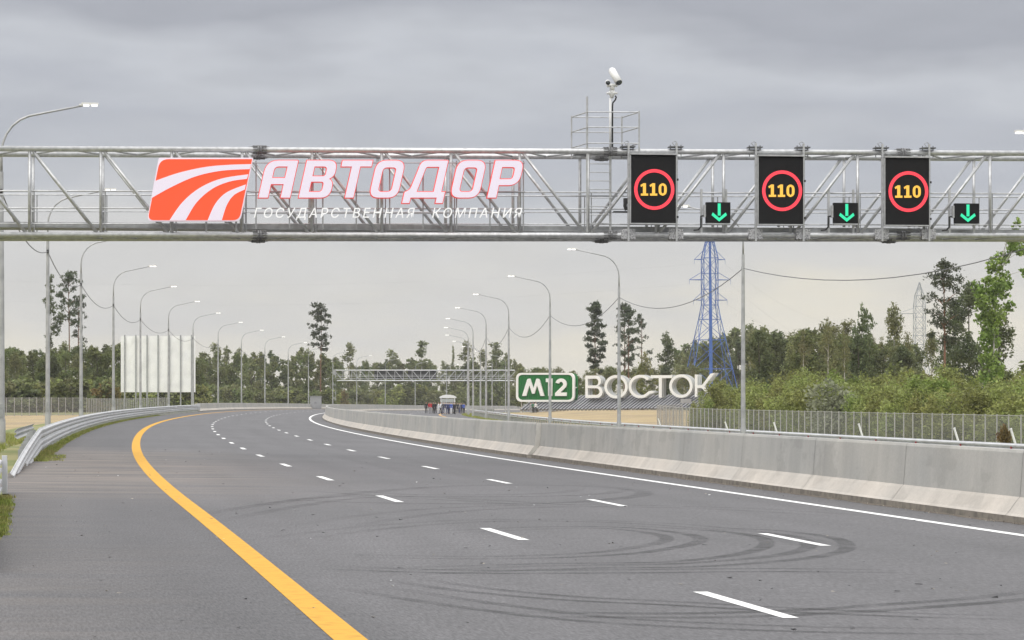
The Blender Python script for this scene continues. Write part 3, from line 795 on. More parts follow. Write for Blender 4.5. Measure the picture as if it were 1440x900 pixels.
# ladder and railed lookout over the beam
uA, uB = upx(825.5), upx(859)
m = MB()
m.tube([G(uA, .1, -.02), G(uA, vpx(826, 136), -.02)], .03, 8); m.tube([G(uB, .1, .1), G(uB, TH, .1)], .035, 8)
for k in range(9): m.tube([G(uA, .35 + .25 * k, -.02), G(uB, .35 + .25 * k, .04)], .014, 5)
gp('ladder', 'galv', m)
u1, u2 = upx(813), upx(885)
vt = [vpx(850, 157), vpx(850, 178.5), vpx(850, 201)]
for i, v in enumerate(vt):
    m = MB(); u3, u4 = upx(826), upx(898)
    # the cage is deeper than the beam: its front rail hangs forward, its rear rail stands back
    fr = [G(u1 + .0, v - .02, 1.4), G(u2 - .0, v - .02, 1.4), G(u4, v - .02, -.1), G(u3 - .0, v - .02, -.1)]
    m.tube([fr[0], fr[1]], .018, 6); m.tube([fr[2], fr[3]], .018, 6); m.tube([fr[3], fr[0]], .018, 6); m.tube([fr[1], fr[2]], .018, 6); gp('cage_rail', 'galv', m)
for u, w in ((u1, 1.4), (u2, 1.4), (upx(898), -.1)):
    m = MB(); m.tube([G(u, TH - .1, w), G(u, vt[0] + .02, w)], .026, 6); gp('cage_post', 'galv', m)
m = MB(); m.box(G((u1 + upx(898)) / 2, TH + .01, .75), (upx(898) - u1 - .1, 1.3, .04), GR); gp('cage_floor', 'galv_dark', m)

# surveillance camera on its mast
cu = upx(859.5); org_c = G(cu, TH + .1, .15)
cm = thing('surveillance_camera', 'white two-lens surveillance camera on a thin mast above the gantry', 'camera', org_c)
def cz(py): return vpx(860, py, .15)
def cp(name, m, mb, smooth=False, parent=None): return mb.build(name, m, parent or cm, org_c, smooth)
m = MB(); m.tube([G(cu, TH, .15), G(cu, cz(138), .15)], .035, 10); cp('mast', 'white', m, True)
m = MB(); m.tube([G(cu + .05, TH, .08), G(cu + .05, cz(150), .08), G(cu + .06, cz(145), .08), G(cu + .13, cz(141), .06), G(cu + .16, cz(137), .06), G(cu + .12, cz(135), .06)], .024, 7); cp('cable', 'blackmetal', m, True)
m = MB(); m.tube([G(cu + .04, cz(138), .15), G(cu + .04, cz(135), .15), G(cu + .04, cz(132), .15), G(cu + .04, cz(127.5), .15)], [.05, .06, .10, .085], 12); m.tube([G(cu - .12, cz(131.5), .1), G(cu + .2, cz(131), .1)], .035, 8); cp('pan_base', 'white', m, True)
m = MB(); m.tube([G(cu + .05, cz(127.5), .15), G(cu + .05, cz(118), .15)], [.075, .07], 10); m.tube([G(cu - .11, cz(120.5), .12), G(cu + .2, cz(120), .12)], .05, 8); cp('yoke', 'white', m, True)
for du, dv, ln, r in ((.20, cz(117.5), .58, .112), (-.12, cz(118), .18, .075)):
    a = G(cu + du, dv, -.16); d = ((G(-.30, .75, .62) if ln > .3 else G(.1, .2, .9)) - G(0, 0, 0)).normalized()
    m = MB(); m.tube([a, a + d * ln * .9, a + d * ln], [r, r * .95, r * .6], 14); hs = cp('camera_housing', 'white', m, True)
    m = MB(); m.tube([a - d * .03, a - d * .004], r * .86, 14); cp('lens', 'glass', m, True, hs)

# variable speed signs
ONE = [rpoly([(.03, 0), (.62, 0), (.62, .17), (.44, .17), (.44, 1), (.24, 1), (0, .86), (.04, .70), (.20, .775), (.20, .17), (.03, .17)])]
ZERO = [rpoly([(0, 0, .42), (0, 1, .42), (.66, 1, .42), (.66, 0, .42)], 8), rpoly([(.21, .16, .2), (.21, .84, .2), (.45, .84, .2), (.45, .16, .2)], 6)]
def speed_sign(x0, x1, y0, y1, cx, cy, label):
    ua, ub = upx(x0), upx(x1); va, vb = vpx((x0 + x1) / 2, y1), vpx((x0 + x1) / 2, y0); wf = -.34; og = G((ua + ub) / 2, 0, wf)
    # the face stands forward of the beam: bring pixel sizes back to that distance
    k = og.y / G((ua + ub) / 2, 0, 0).y; um, vm = upx(cx), None
    def U(px): return upx(px) * k
    def V(py):
        return (HOR - py) / F * (GY + SP * um + wf * CP) + CAMZ - zb(um)
    t = thing('speed_sign', label, 'speed sign', og, 0, 'lit speed signs over the far lanes')
    def sp_(name, m, mb, parent=None, smooth=False): return mb.build(name, m, parent or t, og, smooth)
    ua, ub, va, vb = U(x0), U(x1), V(y1), V(y0); uc, vc = (ua + ub) / 2, (va + vb) / 2; PXS = og.y / F
    m = MB(); m.box(G(uc, vc, wf + .13), (ub - ua, .24, vb - va), GR); body = sp_('display_case', 'black', m)
    m = MB(); m.box(G(uc, vb + .025, wf + .10), (ub - ua + .06, .30, .045), GR); m.box(G(uc, va - .02, wf + .10), (ub - ua + .06, .26, .035), GR)
    for u in (ua - .012, ub + .012): m.box(G(u, vc, wf + .12), (.02, .25, vb - va), GR)
    sp_('case_trim', 'galv', m)
    px = PXS
    ring = MB(); n = 64; ro, ri = 28.6 * px, 24.0 * px; fu, fv = U(cx), V(cy)
    Vv = [G(fu + r * math.cos(6.28318 * i / n), fv + r * math.sin(6.28318 * i / n), w) for i in range(n) for r, w in ((ro, wf + .012), (ro, wf - .006), (ri, wf - .006), (ri, wf + .012))]
    ring.add(Vv, [[i * 4 + j, i * 4 + (j + 1) % 4, ((i + 1) % n) * 4 + (j + 1) % 4, ((i + 1) % n) * 4 + j] for i in range(n) for j in range(4)]); sp_('ring', 'led_red', ring)
    h = 17.4 * px
    for g, dx in ((ONE, -19.6), (ONE, -6.6), (ZERO, 6.2)):
        me = curve_mesh([[(a, b) for a, b in c] for c in g], .02)
        place_mesh(me, 'digit', ['led_yellow'], lambda x, y, z, dx=dx: G(fu + dx * px + x * h, fv - h / 2 + y * h, wf - .004 - z), t, og)
    for u in (ua - .05, ub + .05):
        m = MB(); m.box(G(u, TH / 2 + .03, -.16), (.055, .09, TH + .42), GR); mp = sp_('mounting_post', 'galv', m)
        m = MB(); m.box(G(u, .03, -.125), (.42, .03, .30), GR); m.box(G(u, .0, .125), (.42, .03, .30), GR)
        for a in (-.15, .15): m.tube([G(u + a, .12, -.18), G(u + a, .12, .18)], .014, 5); m.tube([G(u + a, -.08, -.18), G(u + a, -.08, .18)], .014, 5)
        sp_('clamp_plate', 'spangle', m, mp)
        m = MB(); m.box(G(u, TH + .135, .0), (.42, .34, .035), GR)
        for a in (-.16, .16): m.tube([G(u + a, TH - .14, -.02), G(u + a, TH + .2, -.02)], .014, 5)
        sp_('top_bracket', 'galv_dark', m, mp)
        m = MB(); m.tube([G(u - .02, TH + .16, 0), G(u - .1, TH + .27, 0), G(u - .02, TH + .31, 0), G(u + .04, TH + .28, 0)], .013, 6); sp_('lifting_hook', 'galv_dull', m, mp)
    for v in (vb - .72, va + .18):
        m = MB(); m.tube([G(ub + .045, v - .03, wf + .04), G(ub + .045, v + .03, wf + .04)], .045, 10); sp_('hinge', 'blackmetal', m)
speed_sign(885.6, 948.6, 217.8, 313.6, 918.2, 266.4, 'black speed sign with a lit red 110 ring, just right of the ladder')
speed_sign(1065.0, 1127.6, 220.0, 315.0, 1098.0, 268.2, 'black speed sign with a lit red 110 ring, middle one of three')
speed_sign(1243.2, 1304.6, 222.0, 316.2, 1275.6, 269.4, 'black speed sign with a lit red 110 ring, nearest the right edge')
# black box and cable beside the first speed sign
m = MB(); u = upx(879.5)
m.box(G(u, vpx(880, 283), -.1), (.14, .14, .16), GR); m.tube([G(u, vpx(880, 281), -.1), G(u - .03, vpx(880, 290), -.1), G(u + .02, vpx(880, 296), -.1)], .055, 8); m.box(G(upx(872), vpx(872, 298), -.05), (.42, .05, .04), GR)
tag(m.build('detector', 'blackmetal', None, G(u, vpx(880, 290), -.1)), 'small black traffic detector clamped left of the first speed sign', 'detector')
def lane_sign(x0, x1, y0, y1, label):
    wf = -.22; um = upx((x0 + x1) / 2); og = G(um, .3, wf); k = (GY + SP * um + wf * CP) / (GY + SP * um)
    t = thing('lane_signal', label, 'lane signal', og, 0, 'lane arrow signals hung between the speed signs')
    def V(py): return (HOR - py) / F * (GY + SP * um + wf * CP) + CAMZ - zb(um)
    ua, ub, va, vb = upx(x0) * k, upx(x1) * k, V(y1), V(y0); uc, vc = (ua + ub) / 2, (va + vb) / 2
    def sp_(name, m, mb, parent=None): return mb.build(name, m, parent or t, og)
    m = MB(); m.box(G(uc, vc, wf + .09), (ub - ua, .18, vb - va), GR); sp_('display_case', 'black', m)
    m = MB(); m.box(G(ua - .035, vc + .05, wf + .12), (.055, .16, .36), GR); sp_('side_box', 'galv', m)
    m = MB(); m.box(G(uc, va - .03, wf + .08), (ub - ua, .14, .035), GR); sp_('shelf', 'galv', m)
    W, H = ub - ua, vb - va
    arrow = [[(.47, .97), (.59, .97), (.59, .34), (.47, .34)], [(.53, .03), (.85, .36), (.80, .50), (.53, .22), (.26, .50), (.21, .36)]]
    for c in arrow:
        me = curve_mesh([[(a, b) for a, b in c]], .02)
        place_mesh(me, 'arrow', ['led_green'], lambda x, y, z: G(ua + x * W, va + (.03 + y * .94) * H, wf - .004 - z), t, og)
    for u in (ua - .10, ub - .08):
        m = MB(); m.box(G(u, .67, .05), (.06, .07, 1.4), GR); sp_('mounting_post', 'galv', m)
    m = MB(); u = ua - .14; m.tube([G(u + .1, vc - .08, wf + .15), G(u, vc - .10, wf + .15), G(u, vc - .2, wf + .15), G(u, .25, wf + .15), G(u - .06, .17, wf + .2), G(u - .2, .15, wf + .25)], .026, 7); sp_('cable', 'blackmetal', m)
lane_sign(992.2, 1026, 284.4, 313.2, 'small black lane signal with lit green arrow between the first and middle speed signs')
lane_sign(1171.6, 1205.4, 285.2, 313.6, 'small black lane signal with lit green arrow between the middle and right speed signs')
lane_sign(1342, 1375.8, 286, 314, 'small black lane signal with a lit green down arrow, right of the last speed sign')

# ------------------------------------------------------------------ company sign on the gantry
wf = -.30; og = G(upx(480), 1.2, wf)
cs = thing('company_sign', 'lit orange and white company sign with slanted red-edged letters on the gantry', 'sign', og)
def SG(px, py, w=wf):
    """pixel -> point on the plane of the sign face, w metres back from the beam's front"""
    t = (px - 720) / F; y0, x0 = GY + w * CP, -w * SP
    u = (t * y0 - x0) / (CP - t * SP); q = Vector((x0 + u * CP, y0 + u * SP, 0)); q.z = CAMZ + (HOR - py) / F * q.y; return q
FN = Vector((-SP, CP, 0))                                                      # pointing away from the road user
def plate(name, contours, m, depth, push=0.0, parent=None, side=None):
    """contours in picture pixels on the sign plane"""
    me = curve_mesh([[(a, -b) for a, b in c] for c in contours], 2.0)
    return place_mesh(me, name, [m] + ([side] if side else []), lambda x, y, z: SG(x, -y) + FN * (push + (1 - z) / 2 * depth), parent or cs, og, side=1 if side else None)
K = 1 / 4.966
def q(p): return (p[0] * K + 190, p[1] * K + 190) + ((p[2] * K,) if len(p) > 2 else ())
outer = rpoly([q(p) for p in [(165, 157, 12), (826, 157, 8), (735, 602, 40), (82, 602, 40)]])
lp = plate('logo_panel', [outer], 'logo_white', .16)
inner = rpoly([q(p) for p in [(173, 168, 62), (817, 168), (727, 594, 45), (88, 594, 45)]])
def smooth_line(pp, n=8):
    qv = [Vector(p) for p in pp]; out = []
    for i in range(len(qv) - 1):
        a, b, c, d = qv[max(i - 1, 0)], qv[i], qv[i + 1], qv[min(i + 2, len(qv) - 1)]
        for k in range(n):
            t = k / n; out.append(tuple(.5 * ((2 * b) + (c - a) * t + (2 * a - 5 * b + 4 * c - d) * t * t + (3 * b - a - 3 * c + d) * t ** 3)))
    return out + [tuple(qv[-1])]
plate('logo_field', [inner], 'logo_orange', .02, -.022, lp)
for up, lo in (([(136, 322), (300, 265), (480, 225), (640, 209), (810, 203)], [(112, 442), (250, 365), (420, 290), (600, 250), (800, 238)]),
               ([(240, 596), (330, 470), (450, 370), (600, 305), (791, 274)], [(352, 596), (430, 470), (540, 375), (660, 325), (781, 306)]),
               ([(506, 596), (560, 480), (640, 400), (773, 345)], [(605, 596), (640, 490), (690, 420), (766, 380)])):
    plate('logo_stripe', [[q(p) for p in smooth_line(up) + smooth_line(lo)[::-1]]], 'logo_white', .012, -.037, lp)
SH = .224; CH = 52.1; BASE = 277.9
GL = {
 'A': [[(0, 0), (0, 1, .32), (.85, 1, .03), (.85, 0), (.60, 0), (.60, .364), (.255, .364), (.255, 0)], [(.25, .53), (.25, .84, .12), (.60, .84), (.60, .53)]],
 'V': [[(0, 0), (0, 1), (.83, 1, .24), (.83, .56, .16), (.70, .51), (.83, .44, .18), (.83, 0, .24)], [(.24, .575), (.24, .84), (.59, .84, .1), (.59, .575, .08)], [(.24, .155), (.24, .43), (.59, .43, .08), (.59, .155, .1)]],
 'T': [[(.285, 0), (.285, .84), (0, .84), (0, 1), (.81, 1), (.81, .84), (.51, .84), (.51, 0)]],
 'O': [[(0, 0, .26), (0, 1, .26), (.765, 1, .26), (.765, 0, .26)], [(.205, .155, .1), (.205, .815, .12), (.57, .815, .1), (.57, .155, .12)]],
 'D': [[(0, -.146), (0, .154, .03), (.13, .20, .1), (.235, .75, .1), (.27, 1, .16), (.985, 1, .03), (.985, .154), (1.085, .154), (1.085, -.146), (.90, -.146), (.90, 0), (.19, 0), (.19, -.146)], [(.32, .154), (.43, .83, .06), (.785, .83), (.785, .154)]],
 'P': [[(0, 0), (0, 1), (.77, 1, .24), (.77, .336, .28), (.235, .336), (.235, 0)], [(.215, .496), (.215, .825), (.575, .825, .09), (.575, .496, .1)]],
}
for ch, x0 in (('A', 363.4), ('V', 420.0), ('T', 470.2), ('O', 518.7), ('D', 567.2), ('O', 632.7), ('P', 685.2)):
    cts = [rpoly(c) for c in GL[ch]]
    mp = lambda px0: (lambda x, y, z: SG(px0 + (x + SH * y) * CH, BASE - y * CH))
    me = curve_mesh(cts, .05)
    lt = place_mesh(me, 'letter', ['logo_white'], lambda x, y, z, f=mp(x0): f(x, y, 0) + FN * (-.03 + (.025 - z) * 2.0), cs, og)
    me = curve_mesh(grow(cts, .021), .10)
    place_mesh(me, 'letter_rim', ['logo_edge'], lambda x, y, z, f=mp(x0): f(x, y, 0) + FN * (.0 + (.05 - z) * 1.2), lt, og)
for txt, xa, xb in (('ГОСУДАРСТВЕННАЯ', 357, 583.5), ('КОМПАНИЯ', 607.5, 734.5)):
    me = curve_mesh(None, .03, text=txt, spacing=1.32, shear=.22, bevel=0, offset=.004)
    xs_ = [v.co.x for v in me.vertices]; ys_ = [v.co.y for v in me.vertices]; mx, Mx, my, My = min(xs_), max(xs_), 0.0, .728
    place_mesh(me, 'small_lettering', ['small_white'], lambda x, y, z: SG(xa + (x - mx) / (Mx - mx) * (xb - xa), 306.2 - (y - my) / (My - my) * 13.8) + FN * (-.02 + z), cs, og)
m = MB()
for px in list(range(360, 740, 47)):
    m.tube([SG(px, 226, wf + .22), SG(px, 322, wf + .22)], .022, 6)
for py, r in ((229, .018), (270, .024), (300, .02)):
    m.tube([SG(352, py, wf + .2), SG(738, py, wf + .2)], r, 6)
for px in (240, 290, 332): m.tube([SG(px, 232, wf + .25), SG(px, 326, wf + .25)], .03, 6)
for py in (240, 300): m.tube([SG(225, py, wf + .22), SG(345, py, wf + .22)], .025, 6)
m.build('mounting_frame', 'galv_dull', cs, og)

# ================================================================== FAR GANTRY
yg = 640.0
def FG(u, v, w): return Vector((-42.0 + u, yg + .0 * u + w, zf + v))
zf = CAMZ + (HOR - 535.3) / F * yg; FTH = 2.45; fl = 45.0
og = Vector((-42, yg, ground_z(-42, yg)))
fg = thing('gantry', 'distant galvanised gantry crossing the bend left of the green sign', 'gantry', og)
for v in (0, FTH):
    for w in (0, 1.7):
        m = MB(); m.tube([FG(0, v, w), FG(fl, v, w)], .13, 8); m.build('chord', 'galv', fg, og)
n = 22
for i in range(n + 1):
    u = fl * i / n
    m = MB(); m.tube([FG(u, 0, 0), FG(u, FTH, 0)], .07, 6); m.build('upright', 'galv', fg, og)
    if i < n:
        u2 = fl * (i + 1) / n
        m = MB(); m.tube([FG(u, FTH, 0), FG(u2, 0, 0)] if i < n / 2 - 1 else [FG(u, 0, 0), FG(u2, FTH, 0)], .075, 6); m.build('diagonal_brace', 'galv', fg, og)
for v in (.5, .95, 1.3):
    m = MB(); m.tube([FG(0, v, .2), FG(fl, v, .2)], .045, 5); m.build('handrail', 'galv', fg, og)
m = MB(); m.box(FG(fl / 2, .12, .85), (fl, 1.3, .08)); m.build('walkway', 'galv_dull', fg, og)
for u in (0, fl):
    for w in (0, 1.7):
        q_ = FG(u, 0, w); m = MB(); m.tube([(q_.x, q_.y, ground_z(q_.x, q_.y) - .4), FG(u, FTH + .2, w)], .36, 10); m.build('leg', 'galv', fg, og)
m = MB()
for k in range(10): m.box((-42 - .75, yg, og.z + 1 + .65 * k), (.9, .9, .05))
m.tube([(-43.1, yg, og.z), (-43.1, yg, zf + 1.2)], .04, 5); m.build('ladder', 'galv_dull', fg, og)
for xa, xb, lab in ((526, 566, 'left one of two'), (573, 613, 'right one of two')):
    m = MB(); ua, ub = (xa - 720) / F * yg, (xb - 720) / F * yg
    m.box(((ua + ub) / 2, yg + 1.9, zf + 1.35), (ub - ua, .25, 1.9))
    tag(m.build('sign_board', 'blackmetal', None, ((ua + ub) / 2, yg + 1.9, zf + 1.3)), 'dark sign board seen from behind on the far gantry, ' + lab, 'sign', 'dark boards on the far gantry')

# ================================================================== BILLBOARD, CABINET
yb = 352.0
bx0, bx1 = (169.5 - 720) / F * yb, (274.5 - 720) / F * yb; zt, zl = CAMZ + (HOR - 472.5) / F * yb, CAMZ + (HOR - 551.5) / F * yb
og = Vector(((bx0 + bx1) / 2, yb, ground_z((bx0 + bx1) / 2, yb)))
bb = thing('billboard', 'large white billboard seen from behind on a row of steel posts, left of the road', 'billboard', og)
m = MB(); nx = 24
V = [(bx0 + (bx1 - bx0) * i / nx, yb + .25 + random.uniform(-.03, .03) + d, zl + (zt - zl) * j / 8) for d in (0, .06) for j in range(9) for i in range(nx + 1)]
o_ = 9 * (nx + 1)
m.add(V, [[j * (nx + 1) + i, j * (nx + 1) + i + 1, (j + 1) * (nx + 1) + i + 1, (j + 1) * (nx + 1) + i] for j in range(8) for i in range(nx)] + [[o_ + j * (nx + 1) + i, o_ + j * (nx + 1) + i + 1, o_ + (j + 1) * (nx + 1) + i + 1, o_ + (j + 1) * (nx + 1) + i] for j in range(8) for i in range(nx)])
m.build('panel', 'board', bb, og)
for px in (175.4, 191, 206.8, 222.3, 238, 254, 269.5):
    x = (px - 720) / F * yb; m = MB(); m.box((x, yb, (zt + .15 + og.z - .5) / 2), (.16, .16, zt + .1 - og.z + .5)); m.build('post', 'galv_dull', bb, og)
yc = 520.0; xc = (444 - 720) / F * yc; zc = ground_z(xc, yc)
og = Vector((xc, yc, zc)); cb = thing('cabinet', 'plain grey equipment cabinet behind the far barrier at the bend', 'cabinet', og)
hc = CAMZ + (HOR - 557.5) / F * yc - zc
m = MB(); m.box((xc, yc, zc + hc / 2), (2.15, 1.2, hc)); m.build('body', 'cabinet', cb, og)
m = MB(); m.box((xc, yc, zc + hc + .04), (2.35, 1.4, .09)); m.build('roof', 'galv_dull', cb, og)
for sx in (-.52, .52):
    m = MB(); m.box((xc + sx, yc - .615, zc + hc / 2), (.98, .03, hc - .3)); d = m.build('door', 'cabinet', cb, og)
    m = MB(); m.box((xc + sx * .2, yc - .645, zc + hc / 2), (.05, .04, .3)); m.build('handle', 'blackmetal', d, og)

# ================================================================== BIG LETTERS BY THE ROAD
PH = R(27); DR = Vector((math.cos(PH), -math.sin(PH), 0)); NB = Vector((math.sin(PH), math.cos(PH), 0))     # along the row; to the back
LY = 452.0; LX = (727 - 720) / F * LY
def LP(px, py, back=0.0):
    """pixel -> point of the letters' front plane, moved back along its normal"""
    t = (px - 720) / F; u = (t * LY - LX) / (DR.x - t * DR.y); q_ = Vector((LX + u * DR.x, LY + u * DR.y, 0)); q_.z = CAMZ + (HOR - py) / F * q_.y
    return q_ + NB * back
def letter3d(name, contours, px0, py0, sc, depth, m, parent, og, side=None, push=0.0, sx=1.0):
    me = curve_mesh(contours, 1.0)
    return place_mesh(me, name, [m] + ([side] if side else []), lambda x, y, z: LP(px0 + x * sc * sx, py0 - y * sc, push + (.5 - z) * depth), parent, og, side=1 if side else None)
og = LP(768, 566); og.z = ground_z(og.x, og.y)
gs = thing('road_number_sign', 'green rounded road number sign with white border and M12 lettering', 'sign', og)
def rr_(x0, y0, x1, y1, r): return rpoly([(x0, -y0, r), (x1, -y0, r), (x1, -y1, r), (x0, -y1, r)], 8)
def rect3d(name, conts, m, d, push, par, side=None):
    me = curve_mesh(conts, 1.0)
    return place_mesh(me, name, [m] + ([side] if side else []), lambda x, y, z: LP(x, -y, push + (.5 - z) * d), par, og, side=1 if side else None)
pn = rect3d('panel', [rr_(728.5, 527, 806, 563.5, 7)], 'sign_green', .25, .05, gs)
m = MB()
for k in range(26):
    x = 730 + 75.5 * k / 25; m.tube([LP(x + .6, 529, .03), LP(x - .6, 561.5, .03)], .06, 4)
m.build('rib', 'sign_green', pn, og)
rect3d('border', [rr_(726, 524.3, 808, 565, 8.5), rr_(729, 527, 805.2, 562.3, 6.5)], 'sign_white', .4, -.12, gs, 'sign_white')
rect3d('back_frame', [rr_(727.3, 525, 807, 564.2, 8), rr_(731.5, 529.5, 803, 560, 6)], 'sign_green', .35, 1.25, gs)
m = MB()
for px, py in ((735, 526), (800, 526), (735, 563), (800, 563), (768, 526), (768, 563), (727.5, 545), (806, 545)): m.tube([LP(px, py, .1), LP(px, py, 1.4)], .10, 6)
m.build('spacer', 'sign_white', gs, og)
MM = [rpoly([(0, 0), (.30, .97, .05), (.46, 1.0, .05), (.64, .42, .03), (.82, 1.0, .05), (.98, .97, .05), (1.28, 0), (1.05, 0), (.86, .62, .02), (.71, .13), (.57, .13), (.42, .62, .02), (.23, 0)])]
O1 = [rpoly([(.13, 0), (.13, .79), (0, .79), (0, 1), (.36, 1), (.36, 0)])]
def two():
    out = ellipse(.32, .67, .32, .33, 165, -28, 16) ; out2 = [(.26, .20), (.64, .20), (.64, 0), (0, 0), (0, .17), (.36, .53)]
    inn = ellipse(.32, .67, .125, .14, -20, 165, 10)
    return [out + out2[:0] + [(.29, .20), (.64, .20), (.64, 0), (-.02, 0), (-.02, .16), (.38, .55)] + inn]
for g, px in ((MM, 735.2), (O1, 768.6), (two(), 782)):
    letter3d('letter', g, px, 556.8, 24.6, .25, 'sign_white', gs, og, None, -.30)
# standing white letters
vr = thing('letter_sign', 'row of huge white letters on a dark slatted bank beside the green sign', 'sign', LP(905, 566) * 1.0)
og2 = Vector(vr.location); og2.z = ground_z(og2.x, og2.y); vr.location = og2
def ring(cx, cy, r, w, a0=0, a1=360, n=48):
    if abs(a1 - a0) >= 360: return [ellipse(cx, cy, r, r, 0, 360, n), ellipse(cx, cy, r - w, r - w, 0, 360, n)]
    return [ellipse(cx, cy, r, r, a0, a1, n) + ellipse(cx, cy, r - w, r - w, a1, a0, n)]
W_ = .118
CC = ellipse(.5, .5, .5, .5, 42, 322, 44) + [(1.00, .20), (1.12, .27), (.98, .325), (.86, .30)] + ellipse(.5, .5, .5 - W_, .5 - W_, 318, 42, 36)
LT = [
 (823.0, [[(0, 0), (0, 1), (.46, 1)] + ellipse(.46, .755, .25, .245, 88, -70, 12) + ellipse(.50, .27, .28, .27, 70, -90, 14) + [(.46, 0)],
          [(W_, .56), (.46, .56)] + ellipse(.46, .71, .125, .15, -88, 88, 10) + [(W_, .86)], [(W_, .135), (.47, .135)] + ellipse(.48, .285, .155, .15, -88, 88, 10) + [(W_, .435)]], 1.0),
 (849.8, ring(.5, .5, .5, W_), 1.0), (883.9, [CC], 1.0),
 (915.0, [[(.36, 0), (.36, .87), (0, .87), (0, 1), (.95, 1), (.95, .87), (.50, .87), (.50, 0)]], 1.0),
 (941.0, ring(.5, .5, .5, W_), 1.0),
 (977.0, [rpoly([(0, 0), (0, 1), (W_, 1), (W_, .53), (.32, .53), (.70, 1.04), (.90, 1.08), (.42, .47), (.86, 0), (.68, 0), (.31, .40), (W_, .40), (W_, 0)])], 1.0)]
for px, c, sx in LT:
    sc = 33.0 if px in (849.8, 883.9, 941.0) else 31.5
    by = 560.3 if sc > 32 else 559.6
    dy = {941.0: -.9, 977.0: -1.4, 915.0: -.5, 883.9: -.3}.get(px, 0)
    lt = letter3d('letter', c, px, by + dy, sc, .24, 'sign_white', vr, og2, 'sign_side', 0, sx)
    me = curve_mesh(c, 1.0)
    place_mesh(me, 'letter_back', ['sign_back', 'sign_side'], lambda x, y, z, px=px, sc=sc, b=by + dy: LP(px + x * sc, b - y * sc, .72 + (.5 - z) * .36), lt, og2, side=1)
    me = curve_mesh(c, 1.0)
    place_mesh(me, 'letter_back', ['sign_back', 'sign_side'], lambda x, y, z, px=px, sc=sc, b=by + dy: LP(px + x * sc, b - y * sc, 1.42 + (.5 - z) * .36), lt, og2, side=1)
# slatted dark bank below the letters
og3 = LP(860, 575); rb = thing('slatted_bank', 'long bank clad in charcoal slats, sloping below the white letters', 'slatted bank', og3)
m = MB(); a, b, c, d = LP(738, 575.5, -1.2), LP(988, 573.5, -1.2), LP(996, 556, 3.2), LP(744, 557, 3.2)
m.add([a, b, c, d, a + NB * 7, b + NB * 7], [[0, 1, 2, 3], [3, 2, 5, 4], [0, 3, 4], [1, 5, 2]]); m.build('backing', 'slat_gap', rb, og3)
for k in range(50):
    t = k / 49; p0 = a.lerp(b, t) - NB * .25; p1 = d.lerp(c, min(1, t + .012)) - NB * .25 + Vector((0, 0, .18))
    m = MB(); dv = (b - a).normalized() * .30; up = Vector((0, 0, .3)) - NB * .2
    m.add([p0 - dv / 2, p0 + dv / 2, p1 + dv / 2, p1 - dv / 2, p0 - dv / 2 - up, p0 + dv / 2 - up, p1 + dv / 2 - up, p1 - dv / 2 - up], [[0, 1, 2, 3], [0, 1, 5, 4], [1, 2, 6, 5], [2, 3, 7, 6], [3, 0, 4, 7], [4, 5, 6, 7]])
    m.build('slat', 'slat', rb, og3)
m = MB(); p = LP(972, 564, -2.2); m.box(p, (1.7, .8, .7)); tag(m.build('control_box', 'cabinet', None, p - Vector((0, 0, .35))), 'small grey control box at the right end of the slatted bank', 'control box')

# ================================================================== PYLONS
def pylon(name, label, px, Y, base_py, top_py, hw_base, hw_waist, waist_py, arms, m_, column=None, mast_r=.13):
    x = (px - 720) / F * Y; k = Y / F
    z0 = ground_z(x, Y); og = Vector((x, Y, z0)); zt = CAMZ + (HOR - top_py) * k; zw = CAMZ + (HOR - waist_py) * k
    t = thing(name, label, 'pylon', og)
    def hw(z): return hw_base + (hw_waist - hw_base) * (z - z0) / (zw - z0) if z < zw else hw_waist * (1 if z < zt - 5 else max(.06, (zt - z) / 5))
    lv = [z0]; z = z0; 
    while z < zt - .3: z = min(zt, z + max(1.6, hw(z) * (1.5 if z < zw else 2.2))); lv.append(z)
    rot = Matrix.Rotation(R(7), 3, 'Z')
    def C(z, i): s_ = hw(z); return Vector((x, Y, z)) + rot @ Vector((s_ * (1 if i in (1, 2) else -1), s_ * (1 if i > 1 else -1), 0))
    for i in range(4):
        m = MB(); m.tube([C(z, i) for z in lv], mast_r, 5); m.build('leg', m_, t, og)
    for i in range(4):
        m = MB()
        for za, zb_ in zip(lv[:-1], lv[1:]):
            m.tube([C(za, i), C(zb_, (i + 1) % 4)], mast_r * .62, 4); m.tube([C(za, (i + 1) % 4), C(zb_, i)], mast_r * .62, 4); m.tube([C(zb_, i), C(zb_, (i + 1) % 4)], mast_r * .55, 4)
        m.build('lattice', m_, t, og)
    tips = []
    for ap, wl_, wr_ in arms:
        za = CAMZ + (HOR - ap) * k
        for sgn, w_ in ((-1, wl_ * k), (1, wr_ * k)):
            tip = Vector((x, Y, za)) + rot @ Vector((sgn * w_, 0, 0)); s_ = hw(za); m = MB()
            for e in (-1, 1): m.tube([Vector((x, Y, za)) + rot @ Vector((sgn * s_, e * s_, 0)), tip], mast_r * .7, 4)
            m.tube([Vector((x, Y, za + 1.7)) + rot @ Vector((sgn * s_, 0, 0)), tip], mast_r * .6, 4); m.tube([tip, tip - Vector((0, 0, .9))], mast_r * .35, 5)
            m.build('crossarm', m_ if sgn < 0 else m_, t, og); tips.append(tip - Vector((0, 0, .9)))
    if column:
        m = MB(); m.tube([(x + .1, Y - hw_base * .5, z0), (x + .05, Y - hw_waist - .2, zw), (x, Y - .3, zt - 1)], [column, column * .8, column * .5], 8); m.build('climbing_column', m_, t, og)
    return tips
t1 = pylon('pylon', 'tall blue lattice power pylon behind the white letters', 998, 560, 560, 322, 5.7, 1.48, 432, [(365, 22, 22), (393.5, 29, 30), (422, 23, 25)], 'blue', .40, .085)
